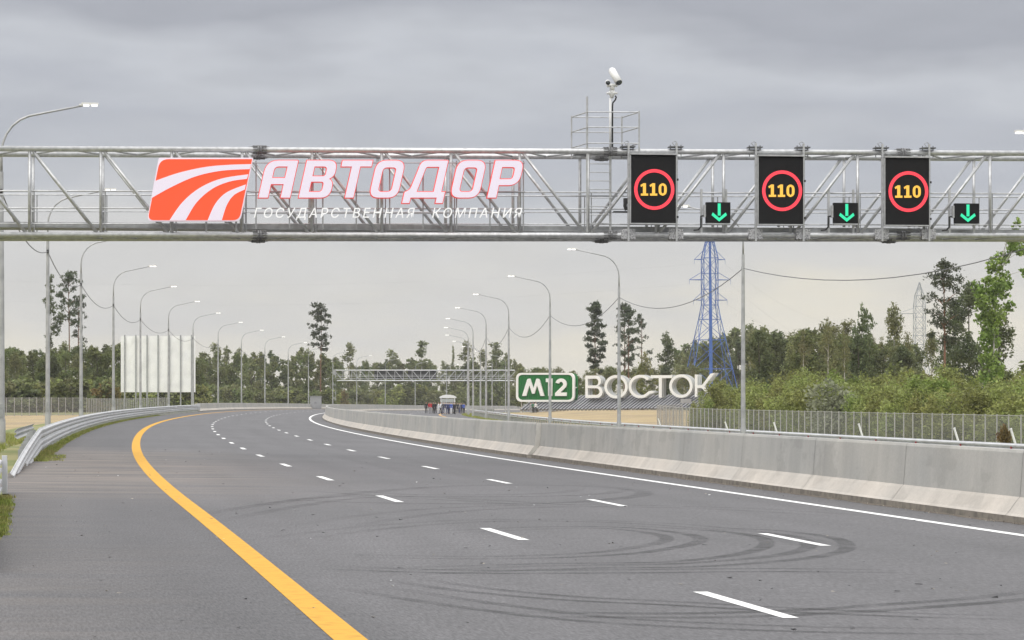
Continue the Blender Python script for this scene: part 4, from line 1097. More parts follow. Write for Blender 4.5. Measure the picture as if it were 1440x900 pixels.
t2 = pylon('pylon', 'grey lattice power pylon standing among the trees on the right', 1293, 820, 540, 397, 3.4, 1.5, 470, [(441, 32, 20), (490, 22, 24)], 'greysteel', None, .085)
def line(label, A, B, sag, r=.03):
    cable('power_line', label, [A, B], 0, sag, 'line', r, 'power line', 'conductors of the power line', 24)
for i in (0, 2):
    line('faint power line running left from the blue pylon', t1[i], t1[i] + Vector((-230, 15, 4)), 6, .012)
for i in (1, 3, 5): line('power line strung from the blue pylon towards the grey pylon', t1[i], t2[(i - 1) % 4], 7, .014)
for i in (1, 3): line('power line running right from the grey pylon', t2[i], t2[i] + Vector((180, 120, 0)), 5, .016)

# ================================================================== FENCES
def fence(name, label, pts, pitch, h, dens=None, ptop=.06, alpha='fence_mesh', lean=True):
    og = Vector(pts[0]); t = thing(name, label, 'fence', og)
    m = MB(); cum_ = 0; posts_ = []
    for a, b in zip(pts[:-1], pts[1:]):
        a, b = Vector(a), Vector(b); L = (b - a).length; n = max(1, round(L / pitch))
        for k in range(n):
            p0, p1 = a.lerp(b, k / n), a.lerp(b, (k + 1) / n); posts_.append(p0)
            m.add([p0 + Vector((0, 0, .05)), p1 + Vector((0, 0, .05)), p1 + Vector((0, 0, h)), p0 + Vector((0, 0, h))], [[0, 1, 2, 3]])
    posts_.append(Vector(pts[-1]))
    m.build('mesh_panel', alpha, t, og)
    for hh in (.1, h):
        w_ = MB(); w_.tube([a + Vector((0, 0, hh)) for a in posts_], .014, 4); w_.build('wire_rail', 'fence_post', t, og)
    near = sorted(posts_, key=lambda p: p.y)
    for i, p in enumerate(near):
        if i >= 98: break
        mm = MB(); l = random.uniform(-.02, .02); mm.tube([p - Vector((0, 0, .4)), p + Vector((l, 0, h + ptop))], .042, 6); mm.build('post', 'fence_post', t, og)
    if len(near) > 98:
        mm = MB()
        for p in near[98:]: mm.tube([p - Vector((0, 0, .4)), p + Vector((0, 0, h + ptop))], .042, 5)
        tag(mm.build('posts', 'fence_post', t, og), kind='stuff')
def gpnt(s, o, dz=0): 
    p = P(s, o); p.z = ground_z(p.x, p.y) + dz; return p
FH = 1.95
fence('wire_fence', 'see-through wire fence with pale posts before the green bushes on the right', [gpnt(s, 39.0) for s in range(28, 219, 10)] + [gpnt(222, 39.2), gpnt(226, 42)], 1.9, FH)
def gpx(px, Y): x = (px - 720) / F * Y; return Vector((x, Y, ground_z(x, Y)))
fence('wire_fence', 'wire fence with pale posts at the edge of the sandy field on the left', [gpx(px, Y) for px, Y in ((-260, 268), (-120, 282), (20, 297), (122, 310))], 1.45, 2.0)
fence('wire_fence', 'close-set wire fence beside the white billboard posts', [gpx(124, 311), gpx(180, 330), gpx(236, 346)], .75, 1.9)
# leaning white stakes behind the right guardrail
for i, (px, py) in enumerate(((862 + 66, 598), (1023, 603), (1092, 604), (1212, 606), (1347, 612), (1427, 613))):
    Y = [215, 160, 140, 120, 106, 100][i]; x = (px - 720) / F * Y; z = ground_z(x, Y); h = CAMZ + (HOR - py + 9) / F * Y - z; m = MB()
    m.tube([(x + .28, Y, z - .1), (x - .12, Y + .1, z + h)], [.05, .045], 6); m.tube([(x - .12, Y + .1, z + h), (x - .135, Y + .1, z + h + .04)], .055, 6)
    tag(m.build('marker_stake', 'white', None, (x, Y, z)), ['leaning white stake near the left end of the right fence', 'leaning white stake left of the tall lamp post by the pylon', 'leaning white stake right of the tall lamp post by the pylon',
        'leaning white stake below the middle of the right bushes', 'leaning white stake left of the rightmost one', 'leaning white stake closest to the right edge'][i], 'stake', 'leaning white stakes behind the right guardrail')

# ================================================================== SHUTTLE AND PEOPLE
ys = 412.0; xs_ = (629.5 - 720) / F * ys; zs = P(*[so_of(xs_, ys)[0], so_of(xs_, ys)[1]]).z
sh = thing('shuttle_bus', 'small open-sided white shuttle bus with a domed roof behind the crowd', 'shuttle bus', (xs_, ys, zs))
m = MB()
prof = [(-1.28, 2.42), (-1.22, 2.60), (-.8, 2.82), (-.3, 2.93), (.3, 2.93), (.8, 2.82), (1.22, 2.60), (1.28, 2.42)]
m.sweep([[(a * k, y, b) for a, b in prof] for y, k in ((0, .97), (.2, 1), (4.6, 1), (4.8, .97))], prof); m.build('roof', 'white', sh)
m = MB(); m.box((0, 2.4, .75), (2.1, 4.6, .75)); m.box((0, .05, .95), (1.9, .5, .5)); m.box((0, 2.4, .42), (2.0, 4.4, .12)); m.build('body', 'white', sh)
for x in (-1.05, 1.05):
    for y in (.1, 1.7, 3.2, 4.6):
        m = MB(); m.tube([(x, y, 1.0), (x * .98, y, 2.5)], .06, 6); m.build('pillar', 'white', sh)
m = MB(); m.box((0, .06, 1.75), (1.9, .03, 1.1)); ws = m.build('windscreen', M['glassy'] if 'glassy' in M else mat('clear_screen', (.7, .74, .74), .1, 0, alpha=.35), sh)
for x in (-.7, .7):
    m = MB(); m.tube([(x, -.22, .95), (x, -.18, .95)], .12, 10); m.build('headlight', 'lamp' if False else 'white', sh)
for y in (.9, 3.8):
    for x in (-.95, .95):
        m = MB(); m.tube([(x - .1, y, .36), (x + .1, y, .36)], .36, 14); m.build('wheel', 'tyre', sh)
for y in (1.3, 2.5, 3.7):
    m = MB(); m.box((0, y, 1.2), (1.8, .5, .12)); m.box((0, y + .25, 1.5), (1.8, .1, .6)); m.build('bench_seat', 'cloth_grey', sh)

def body_mesh(arms, stride):
    V = [(0, 0, .95), (0, .0, 1.12), (0, .0, 1.32), (0, 0, 1.46), (0, -.01, 1.54), (0, -.02, 1.63), (0, -.02, 1.74)]; Rr = [.155, .14, .165, .10, .055, .088, .078]
    E = [(0, 1), (1, 2), (2, 3), (3, 4), (4, 5), (5, 6)]
    def chain(root, pts, rs):
        p = root
        for q_, r in zip(pts, rs): V.append(q_); Rr.append(r); E.append((p, len(V) - 1)); p = len(V) - 1
    for sx in (-1, 1):
        st_ = stride * sx
        chain(0, [(sx * .10, 0, .90), (sx * .115, st_ * .5 - .01, .50), (sx * .12, st_, .09), (sx * .13, st_ - .14, .04)], [.10, .07, .05, .04])
        if arms == 0: pts = [(sx * .20, 0, 1.41), (sx * .26, .02, 1.14), (sx * .27, -.05, .88), (sx * .26, -.07, .79)]
        elif arms == 1: pts = [(sx * .20, 0, 1.41), (sx * .27, .04, 1.15), (sx * .14, -.20, 1.06), (sx * .06, -.24, 1.06)]
        else: pts = [(sx * .20, 0, 1.41), (sx * .25, -.04, 1.15), (sx * (.2 if sx < 0 else .16), -.22, 1.3 if sx > 0 else .95), (sx * .12, -.24, 1.50 if sx > 0 else .86)]
        chain(2, pts, [.075, .052, .038, .035])
    me = bpy.data.meshes.new('b'); me.from_pydata(V, E, []); o = bpy.data.objects.new('b', me); col.objects.link(o)
    md = o.modifiers.new('s', 'SKIN'); 
    for i, sv in enumerate(me.skin_vertices[0].data): sv.radius = (Rr[i], Rr[i] * (.72 if i < 4 else 1)); sv.use_root = (i == 0)
    sb = o.modifiers.new('u', 'SUBSURF'); sb.levels = 1; sb.render_levels = 1
    dg = bpy.context.evaluated_depsgraph_get(); out = bpy.data.meshes.new_from_object(o.evaluated_get(dg)); bpy.data.objects.remove(o)
    return out
bodies = [body_mesh(0, 0.0), body_mesh(1, .05), body_mesh(2, .14)]
def hair_mesh():
    bm = bmesh.new(); bmesh.ops.create_uvsphere(bm, u_segments=12, v_segments=8, radius=.104)
    bmesh.ops.delete(bm, geom=[v for v in bm.verts if v.co.z < -.02 and v.co.y < .05 or v.co.z < -.07], context='VERTS')
    for v in bm.verts: v.co = Vector((v.co.x * .95, v.co.y * 1.05 + .005, v.co.z + 1.725))
    me = bpy.data.meshes.new('hair'); bm.to_mesh(me); bm.free(); me.materials.append(M['hair']); return me
hm = hair_mesh()
def person(px, py, Y, top, legs, label, rz=0, pose=0, group=None, h=1.0):
    x = (px - 720) / F * Y; s, o = so_of(x, Y); z = P(s, o).z if -6 < o < 25 else ground_z(x, Y)
    me = bodies[pose].copy(); me.name = 'person'
    for k in ('skin', top, legs, 'cloth_black'): me.materials.append(M[k])
    for p in me.polygons:
        c = p.center
        hand = (abs(c.x) > .2 and c.z < .84) or (c.y < -.215 and c.z > 1.0)
        p.material_index = 0 if (c.z > 1.50 or hand) else 3 if c.z < .10 else 2 if (c.z < .93 and abs(c.x) < .22) else 1
        p.use_smooth = True
    ob = bpy.data.objects.new('person', me); col.objects.link(ob); ob.location = (x, Y, z - .005); ob.rotation_euler = (0, 0, rz); ob.scale = (h, h, h)
    tag(ob, label, 'person', group)
    hr = bpy.data.objects.new('hair', hm); col.objects.link(hr); hr.parent = ob
PG = 'people gathered round the shuttle bus'
PEOPLE = [(599.3, 418, 'cloth_black', 'cloth_black', 'person in black at the left end of the crowd', 0.3, 0), (603.4, 417, 'cloth_red', 'cloth_grey', 'left one of two people in red jackets and grey trousers', 1.2, 1),
          (606.2, 419, 'cloth_red', 'cloth_grey', 'right one of two people in red jackets and grey trousers', -.4, 0), (609.6, 416, 'cloth_black', 'cloth_black', 'person in black just right of the red jackets', .8, 0),
          (612.6, 418, 'cloth_dark', 'cloth_dark', 'person in dark clothes left of the person in white', -.9, 1), (616.6, 405, 'cloth_white', 'cloth_white', 'person all in white at the left front corner of the shuttle', 1.3, 2),
          (619.8, 404, 'cloth_white', 'cloth_dark', 'person with white top and dark trousers before the shuttle', -1.2, 2), (623.2, 403, 'cloth_dark', 'cloth_navy', 'person in a dark suit left of the shuttle middle', .4, 0),
          (626.2, 405, 'cloth_navy', 'cloth_white', 'person in navy with white trousers before the shuttle', .2, 1), (629.2, 402, 'cloth_navy', 'cloth_navy', 'person in navy at the middle of the crowd before the shuttle', 2.8, 0),
          (631.8, 404, 'cloth_navy', 'cloth_dark', 'person in navy and dark trousers right of the shuttle middle', .6, 1), (634.4, 402, 'cloth_blue', 'cloth_white', 'person in blue with white trousers at the right of the shuttle front', -.5, 0),
          (637.4, 403, 'cloth_black', 'cloth_black', 'person in black at the right front corner of the shuttle', -.2, 0), (639.8, 405, 'cloth_dark', 'cloth_black', 'person in dark clothes right of the shuttle', 1.0, 1),
          (643.5, 447, 'cloth_dark', 'cloth_black', 'person in dark clothes behind the guardrail, left one of the far four', .2, 0), (646.4, 449, 'cloth_grey', 'cloth_navy', 'person with a grey jacket among the far four by the guardrail', .9, 1),
          (649.2, 446, 'cloth_navy', 'cloth_dark', 'person in navy next to the blue jacket behind the guardrail', -.7, 0), (652.4, 440, 'cloth_blue', 'cloth_black', 'person in a bright blue jacket and black trousers at the right end of the crowd', .5, 2)]
for px, Y, a, b, lab, rz, ps in PEOPLE: person(px, 580, Y, a, b, lab, rz, ps, PG)
for px, a, b, lab, ps in ((746.3, 'cloth_grey', 'cloth_grey', 'person in pale grey below the green road number sign, leftmost of three', 0), (749.9, 'cloth_green', 'cloth_black', 'person in green and black below the green sign, middle of three', 1),
                      (753.3, 'cloth_white', 'cloth_black', 'person with a white top and black trousers below the green sign, rightmost of three', 0)):
    person(px, 578, 440, a, b, lab, .4, ps, 'people standing under the green sign')

# ================================================================== TREES AND BUSHES
def leaf_mesh(name, C, size, m, flat=.0, aspect=.55):
    """one small folded leaf spray per row of C; random facing"""
    n = len(C); a = rng.normal(size=(n, 3)); a[:, 2] *= (1 - flat); a /= np.linalg.norm(a, axis=1)[:, None]
    b = rng.normal(size=(n, 3)); b[:, 2] *= (1 - flat); b -= (a * b).sum(1)[:, None] * a; b /= np.linalg.norm(b, axis=1)[:, None]
    c = np.cross(a, b); s = size * rng.uniform(.55, 1.3, n)[:, None]
    V = np.stack([C - a * s * .5, C + b * s * aspect * .5 + c * s * .12, C + a * s * .5, C - b * s * aspect * .5 + c * s * .12], 1).reshape(-1, 3)
    me = bpy.data.meshes.new(name); me.vertices.add(4 * n); me.vertices.foreach_set("co", V.astype(np.float32).ravel())
    me.loops.add(4 * n); me.loops.foreach_set("vertex_index", np.arange(4 * n, dtype=np.int32))
    me.polygons.add(n); me.polygons.foreach_set("loop_start", np.arange(0, 4 * n, 4, dtype=np.int32)); me.polygons.foreach_set("loop_total", np.full(n, 4, np.int32))
    me.update(calc_edges=True); me.materials.append(M[m]); return me
def blob_points(blobs, n, hollow=.45, clump=9, spread=.16):
    """clumps of leaf positions in a set of ellipsoids (x, y, z, rx, ry, rz)"""
    B = np.array(blobs, float); w = (B[:, 3] * B[:, 4] * B[:, 5]) ** (2 / 3); k = max(4, n // clump)
    idx = rng.choice(len(B), k, p=w / w.sum()); d = rng.normal(size=(k, 3)); d /= np.linalg.norm(d, axis=1)[:, None]
    r = (hollow ** 3 + (1 - hollow ** 3) * rng.uniform(size=k)) ** (1 / 3) * rng.uniform(.8, 1.12, k)
    cc = B[idx, :3] + d * r[:, None] * B[idx, 3:]
    rep = np.repeat(np.arange(k), clump); return cc[rep] + rng.normal(size=(k * clump, 3)) * spread * (B[idx[rep], 3:].mean(1, keepdims=True) ** .5)
def trunk_mb(h, r, lean=0.0, limbs=(), n=7, wob=.12):
    m = MB(); ph = random.uniform(0, 6); pts = []
    for i in range(8):
        t = i / 7; pts.append(Vector((lean * t * t * h + wob * math.sin(ph + t * 5) * t, wob * math.cos(ph * 1.7 + t * 4) * t, h * t - (.4 if i == 0 else 0))))
    m.tube(pts, [r * (1.25 if i == 0 else 1 - .82 * i / 7) for i in range(8)], n)
    def at(z):
        t = min(max(z / h, 0), 1) * 7; i = min(int(t), 6); return pts[i].lerp(pts[i + 1], t - i)
    for (z, tip, rr) in limbs:
        a = at(z); b = Vector(tip); mid = a.lerp(b, .5) + Vector((0, 0, (b - a).length * .12)); m.tube([a, mid, b], [rr, rr * .65, rr * .25], 5)
    return m, at
PROTO = {}
def proto(kind, variants, fn):
    PROTO[kind] = []
    for v in range(variants):
        trunk, crown, tm = fn(v)
        PROTO[kind].append((trunk, crown, tm))
def mk_tree(blobs, n, size, leaf, h, r, bark, lean=0, limb=True, flat=0.0, hollow=.45, clump=9, spread=.16, aspect=.55, trunk_h=None):
    th = trunk_h or h * .93
    limbs = [(max(.15 * h, min(b[2] - (abs(b[0]) + abs(b[1])) * .55, th * .96)), (b[0], b[1], b[2]), r * .32) for b in blobs if (abs(b[0]) + abs(b[1])) > .25] if limb else []
    m, at = trunk_mb(th, r, lean, limbs)
    me = bpy.data.meshes.new('trunk'); me.from_pydata(m.v, [], m.f); me.materials.append(M[bark]); me.update()
    return me, leaf_mesh('crown', blob_points(blobs, n, hollow, clump, spread), size, leaf, flat, aspect), None
def U_(a, b): return random.uniform(a, b)
def birch(v, leaf='leaf_birch', n=2600, size=.34, hh=12.0):
    h = hh; bl = []
    for i in range(16):
        t = U_(.30, 1); w = 1.75 * math.sin(min(1, (1.06 - t) * 1.5) * 1.57) * (.75 + .5 * U_(0, 1)) + .2; a = U_(0, 6.28); rr = U_(.2, .85) * w
        bl.append((rr * math.cos(a), rr * math.sin(a), h * t, U_(.55, .95), U_(.55, .95), U_(.7, 1.25)))
    bl.append((0, 0, h * .98, .35, .35, .7))
    return mk_tree(bl, n, size, leaf, h, .13, 'bark_birch', U_(-.006, .006), hollow=.2, clump=8, spread=.22)
def decid(v, leaf='leaf_mixed', n=4200, size=.40, hh=12.0, wid=2.7):
    h = hh; bl = []
    for i in range(15):
        t = U_(.22, .93); w = wid * (1 - abs(t - .5) ** 1.8 * 1.6); a = U_(0, 6.28); rr = U_(.15, .8) * w
        bl.append((rr * math.cos(a), rr * math.sin(a), h * t, U_(.8, 1.5), U_(.8, 1.5), U_(.8, 1.5)))
    bl.append((0, 0, h * .95, .7, .7, .9))
    return mk_tree(bl, n, size, leaf, h, .17, 'bark_dark', U_(-.008, .008), hollow=.5)
def pine(v, n=3000, size=.34, hh=18.0, lo=.55, wid=2.0, lean=0.0, sparse=1.0):
    h = hh; bl = []; k = int(17 * sparse)
    for i in range(k):
        t = lo + (1 - lo) * (i + U_(0, .8)) / k; w = wid * (1.1 - abs((t - lo) / (1 - lo) - .45) * 1.25); a = i * 2.4 + U_(-.4, .4); rr = U_(.45, .95) * max(w, .3)
        x0 = lean * t * t * h
        bl.append((rr * math.cos(a) + x0, rr * math.sin(a), h * t, U_(.8, 1.2) * wid / 2, U_(.8, 1.2) * wid / 2, U_(.34, .6)))
    bl += [(lean * h, 0, h * .985, .7 * wid / 2, .7 * wid / 2, .6), (lean * h * .8, 0, h * .93, .9 * wid / 2, .9 * wid / 2, .55)]
    return mk_tree(bl, int(n * sparse), size, 'leaf_pine', h, .19, 'bark_pine', lean, hollow=.15, clump=10, spread=.15, aspect=.4)
def spruce(v, n=2600, size=.34, hh=11.0):
    bl = []
    for i in range(11):
        t = .12 + .85 * i / 10; w = 1.9 * (1.03 - t)
        for j in range(3 if t < .8 else 1): a = U_(0, 6.28); bl.append((w * .5 * math.cos(a), w * .5 * math.sin(a), hh * t, w * .6 + .12, w * .6 + .12, .35))
    return mk_tree(bl, n, size, 'leaf_dark', hh, .13, 'bark_dark', limb=False, hollow=.2, aspect=.4)
def bushy(v, leaf, n=5200, size=.175, hh=3.4, wid=1.5):
    bl = []
    for i in range(10):
        a = U_(0, 6.28); rr = U_(0, .75) * wid; t = U_(.25, .9); bl.append((rr * math.cos(a), rr * math.sin(a), hh * t, U_(.45, .75), U_(.45, .75), U_(.5, .9)))
    bl += [(0, 0, hh * .3, wid * .8, wid * .8, hh * .3), (U_(-.4, .4), 0, hh * .95, .3, .3, .6), (U_(-.9, .9), .2, hh * .85, .3, .3, .6)]
    return mk_tree(bl, n, size, leaf, hh, .05, 'bark_dark', hollow=.35, clump=6, spread=.17, trunk_h=hh * .8)
proto('birch_tree', 4, lambda v: birch(v))
proto('birch_tree_thin', 3, lambda v: birch(v, 'leaf_birch', 1500, .32))
proto('broadleaf_tree', 4, lambda v: decid(v))
proto('dark_tree', 4, lambda v: decid(v, 'leaf_dark', 4000, .40, 12, 2.5))
proto('far_tree', 4, lambda v: decid(v, ['leaf_mixed', 'leaf_dark', 'leaf_mixed', 'leaf_birch'][v], 2300, .66, 15, 3.0))
proto('far_birch', 4, lambda v: birch(v, ['leaf_birch', 'leaf_mixed'][v % 2], 1500, .52, 15))
proto('spruce_tree', 2, lambda v: spruce(v))
proto('willow_bush', 4, lambda v: bushy(v, 'leaf_willow'))
proto('bright_bush', 2, lambda v: bushy(v, 'leaf_bright'))
proto('silver_bush', 2, lambda v: bushy(v, 'leaf_silver', 2600, .24, 3.4, 1.2))
proto('shrub', 3, lambda v: bushy(v, ['leaf_mixed', 'leaf_willow', 'leaf_birch'][v], 1500, .42, 3.2, 1.9))
proto('autumn_shrub', 1, lambda v: bushy(v, 'leaf_autumn', 1300, .42, 3.2, 1.9))
HB = {'birch_tree': 12, 'birch_tree_thin': 12, 'broadleaf_tree': 12, 'dark_tree': 12, 'far_tree': 15, 'far_birch': 15, 'spruce_tree': 11, 'willow_bush': 3.6, 'bright_bush': 3.6, 'silver_bush': 3.6, 'shrub': 3.4, 'autumn_shrub': 3.4}
NM = {'birch_tree_thin': 'birch_tree', 'dark_tree': 'broadleaf_tree', 'far_tree': 'broadleaf_tree', 'far_birch': 'birch_tree', 'willow_bush': 'bush', 'bright_bush': 'bush', 'silver_bush': 'bush', 'shrub': 'bush', 'autumn_shrub': 'bush'}
def put(name, meshes, x, y, sc, label, cat, group=None, sxy=1.0, rz=None, sink=0.0):
    t = thing(name, label, cat, (x, y, ground_z(x, y) - sink), random.uniform(0, 6.28) if rz is None else rz, group); t.scale = (sc * sxy, sc * sxy, sc)
    for nm, me in (('trunk', meshes[0]), ('crown', meshes[1])):
        o = bpy.data.objects.new(nm, me); col.objects.link(o); o.parent = t
    return t
def plant(kind, px, py_top, Y, label, cat='tree', group=None, sxy=1.0, v=None, sink=0.0):
    x = (px - 720) / F * Y; top = CAMZ + (HOR - py_top) / F * Y; h = top - ground_z(x, Y) + sink
    vs_ = PROTO[kind]; me = vs_[v if v is not None else random.randrange(len(vs_))]; sc = max(.12, h / HB[kind])
    return put(NM.get(kind, kind), me, x, Y, sc, label, cat, group, sxy * (1 if sc < 1.2 else (1.1 / sc) ** .4 * 1.0), sink=sink)
def single(name, meshes, px, Y, label, cat='tree', group=None, sxy=1.0, rz=0, h=1.0):
    x = (px - 720) / F * Y; return put(name, meshes, x, Y, h, label, cat, group, sxy, rz)
def hgt(px, py, Y): return CAMZ + (HOR - py) / F * Y - ground_z((px - 720) / F * Y, Y)

# --- the tall single trees
Y = 470; hp = hgt(100, 382, Y)
single('pine_tree', pine(0, 2600, .42, hp, .64, 2.3), 97, Y, 'tall bare-trunked pine, left one of the pair on the left', 'pine tree')
single('pine_tree', pine(0, 1500, .42, hp * .84, .60, 1.7, .012, .7), 109, Y + 4, 'leaning slimmer pine, right one of the pair on the left', 'pine tree')
hb = hgt(75, 390, 455)
single('birch_tree', mk_tree([(U_(-.4, .4) + (.9 if i in (4, 5, 6) else -.1), U_(-.4, .4), hb * (.48 + .51 * i / 13), .42 + .5 * math.sin(i / 4.2), .5, hb * .035) for i in range(14)] + [(1.5, 0, hb * .68, .45, .4, 1.0), (1.0, 0, hb * .60, .5, .4, 1.0)], 1700, .38, 'leaf_dark', hb, .12, 'bark_dark', hollow=.1),
       72, 455, 'narrow dark tree half hidden by the second lamp post on the left', 'tree')
Y = 610; hp = hgt(452, 427, Y)
single('pine_tree', pine(0, 3000, .52, hp, .58, 2.7, 0, 1.1), 451, Y, 'lone tall pine with a bare orange trunk left of the far gantry', 'pine tree', rz=.8)
Y = 520; hp = hgt(836, 426, Y)
single('pine_tree', pine(0, 5200, .42, hp, .36, 1.9, 0, 1.5), 837, Y, 'dense upright pine with an orange trunk between the two lamp posts above the letters', 'pine tree')
hp = hgt(880, 428, Y + 6)
single('pine_tree', pine(0, 3000, .42, hp, .40, 2.1), 878, Y + 6, 'broad pine just right of the lamp post before the first letter O', 'pine tree', rz=1.2)
single('pine_tree', pine(0, 2600, .42, hp * .97, .45, 1.7), 884, Y + 2, 'pine with twin looking stem, middle of the three above the letters', 'pine tree', rz=2)
single('pine_tree', pine(0, 1600, .42, hp * .9, .35, 1.9, -.014, .8), 903, Y + 8, 'leaning thin pine, rightmost of the three above the letters', 'pine tree')
hp = hgt(937, 472, 505)
single('broadleaf_tree', mk_tree([(U_(-.7, .7), U_(-.7, .7), hp * (.25 + .72 * i / 11), U_(.8, 1.3), U_(.8, 1.2), 1.1) for i in range(12)], 3400, .42, 'leaf_dark', hp, .15, 'bark_dark'), 937, 505, 'compact dark green tree above the letters T and O', 'tree')
hp = hgt(905, 503, 500); single('birch_tree', birch(0, 'leaf_willow', 1300, .4, hp), 908, 500, 'light green airy sapling left of the compact dark tree', 'tree')
# right side singles
Y = 290; hp = hgt(1328, 369, Y)
single('pine_tree', pine(0, 3800, .34, hp, .50, 2.3), 1328, Y, 'tall spreading pine with an orange stem on the right', 'pine tree', rz=.4)
hp = hgt(1362, 398, 296)
single('broadleaf_tree', decid(0, 'leaf_dark', 6500, .34, hp, 2.9), 1363, 296, 'big dark broad tree right of the spreading pine', 'tree')
hp = hgt(1345, 430, 299); single('broadleaf_tree', decid(0, 'leaf_dark', 3500, .34, hp, 1.9), 1342, 300, 'dark tree directly behind the stem of the spreading pine', 'tree')
Y = 228; hp = hgt(1420, 305, Y); k = Y / F
def poplar():
    def b(px, py, r, rz=None): return ((px - 1398) * k, U_(-.7, .7), (ghz(py)), r * k, r * k * .9, (rz or r) * k)
    z0 = ground_z((1398 - 720) * k, Y)
    def ghz(py): return CAMZ + (HOR - py) * k - z0
    P_ = [(1382, 410, 13), (1390, 425, 16), (1396, 400, 15), (1385, 445, 15), (1398, 450, 17), (1386, 470, 13), (1395, 480, 16), (1392, 505, 14), (1400, 520, 13), (1388, 535, 13), (1378, 430, 8), (1402, 372, 12), (1392, 376, 9), (1412, 390, 9), (1410, 362, 11), (1422, 352, 9), (1420, 340, 9), (1430, 345, 8),
          (1418, 400, 8), (1420, 430, 9), (1412, 440, 8), (1424, 325, 7), (1428, 312, 6), (1436, 352, 8), (1445, 335, 9), (1440, 380, 6), (1405, 410, 12), (1372, 402, 6), (1384, 393, 7)]
    bl = [b(*p) for p in P_]
    return mk_tree(bl, 5200, .30, 'leaf_bright', ghz(360), .13, 'bark_birch', .008, hollow=.1, clump=7, spread=.13, aspect=.75)
single('poplar_tree', poplar(), 1398, Y, 'bright green ragged tree at the right edge reaching up to the gantry', 'tree')
hp = hgt(1415, 400, 262); single('broadleaf_tree', decid(0, 'leaf_dark', 2800, .34, hp * .86, 1.7), 1404, 262, 'dark tree behind the bright ragged tree at the right edge', 'tree')
for px, pt, Y, kd, lab in ((1212, 432, 300, 'dark_tree', 'tall dark tree with gaps, left of the grey pylon'), (1222, 470, 262, 'spruce_tree', 'narrow yellow-green conifer before the tall dark tree'), (1257, 435, 306, 'birch_tree', 'slender tree just left of the grey pylon'),
                       (1275, 470, 318, 'birch_tree_thin', 'thin pale birch beside the grey pylon'), (1310, 470, 310, 'birch_tree', 'birch between the grey pylon and the spreading pine'), (1240, 478, 312, 'birch_tree_thin', 'thin birch between the two dark trees left of the grey pylon')):
    plant(kd, px, pt, Y, lab, sxy=.72 if kd != 'dark_tree' else .62)

# --- woods as rows of single trees
def wood(label, group, px0, px1, rows, top, kinds, jit=7, sxy=1.0, cat='tree', lower=4):
    for r_, (Y, n) in enumerate(rows):
        for i in range(n):
            px = px0 + (px1 - px0) * (i + .5 + U_(-.38, .38)) / n
            pt = top(px) + U_(-jit, jit) + (lower * (len(rows) - 1 - r_))
            plant(random.choice(kinds), px, pt, Y * U_(.98, 1.02), label, cat, group, sxy * U_(.9, 1.2))
def interp(pts): 
    X_, Y_ = zip(*pts); return lambda px: float(np.interp(px, X_, Y_))
wood('tree crowded into the mixed wood behind the left field fence', 'trees of the wood left of the road', -150, 178, [(400, 17), (425, 17), (450, 17)], interp([(-150, 484), (0, 492), (60, 494), (110, 488), (170, 488)]), ['broadleaf_tree', 'dark_tree', 'birch_tree', 'broadleaf_tree'], 8, 1.0)
wood('tree of the wood standing behind the white billboard', 'trees behind the billboard', 172, 285, [(520, 7), (550, 7)], interp([(172, 500), (285, 503)]), ['broadleaf_tree', 'dark_tree'], 7)
wood('tree of the far wood between the white billboard and the lone pine', 'trees of the wood beyond the bend', 280, 476, [(625, 11), (655, 12), (690, 12)], interp([(280, 500), (325, 487), (350, 500), (375, 492), (400, 505), (420, 495), (440, 497), (476, 506)]), ['far_tree', 'far_tree', 'far_birch'], 6)
for px, pt, lab in ((492, 485, 'far birch with an airy crown above the left half of the far gantry'), (594, 482, 'tall far birch poking above the middle of the far gantry'), (551, 497, 'far birch above the dark boards of the far gantry'),
                    (656, 483, 'far tree above the crowd, left of the lamp posts of the right row'), (697, 484, 'far dark tree behind the right end of the far gantry'), (637, 492, 'thin far conifer left of the right lamp row')):
    plant('far_birch', px, pt, 850, lab, sxy=1.35 if px != 637 else .4)
wood('tree of the distant wood seen over and under the far gantry', 'trees of the distant wood behind the far gantry', 470, 735, [(840, 14), (880, 16), (920, 16)], interp([(470, 508), (500, 508), (520, 510), (560, 506), (600, 508), (640, 508), (670, 498), (700, 494), (735, 515)]), ['far_tree', 'far_tree', 'far_birch'], 7, lower=3)
wood('low tree behind the green road number sign and the white letters', 'low trees behind the big letters', 728, 985, [(500, 13), (540, 13), (590, 12)], interp([(728, 516), (780, 521), (800, 526), (870, 517), (930, 516), (985, 508)]), ['birch_tree', 'broadleaf_tree', 'birch_tree_thin'], 5, 1.25, lower=2)
wood('tree of the taller wood standing behind the blue pylon', 'trees behind the blue pylon', 950, 1090, [(610, 9), (640, 9), (670, 9)], interp([(950, 495), (975, 480), (1010, 472), (1060, 464), (1090, 470)]), ['far_tree', 'far_birch', 'far_birch'], 7, 1.0)
wood('tree of the dense right hand wood between the blue pylon and the spreading pine', 'trees of the wood right of the road', 1062, 1300, [(300, 11), (325, 12), (352, 12)], interp([(955, 492), (975, 478), (1010, 470), (1060, 462), (1100, 466), (1140, 458), (1180, 462), (1240, 480), (1300, 490)]), ['birch_tree', 'birch_tree', 'broadleaf_tree', 'dark_tree'], 8)
wood('tree at the right edge of the wood beyond the bright ragged tree', 'trees beyond the bright ragged tree', 1300, 1700, [(330, 8), (360, 8)], interp([(1300, 500), (1400, 520), (1440, 548), (1480, 530), (1700, 500)]), ['birch_tree', 'dark_tree'], 5)
for px, pt in ((1165, 452), (1130, 470), (1187, 470)):
    plant('birch_tree_thin', px, pt, 288, 'white stemmed birch at the front of the right hand wood, %s' % {1165: 'tallest of three', 1130: 'left of the tallest', 1187: 'right of the tallest'}[px], sxy=.7)
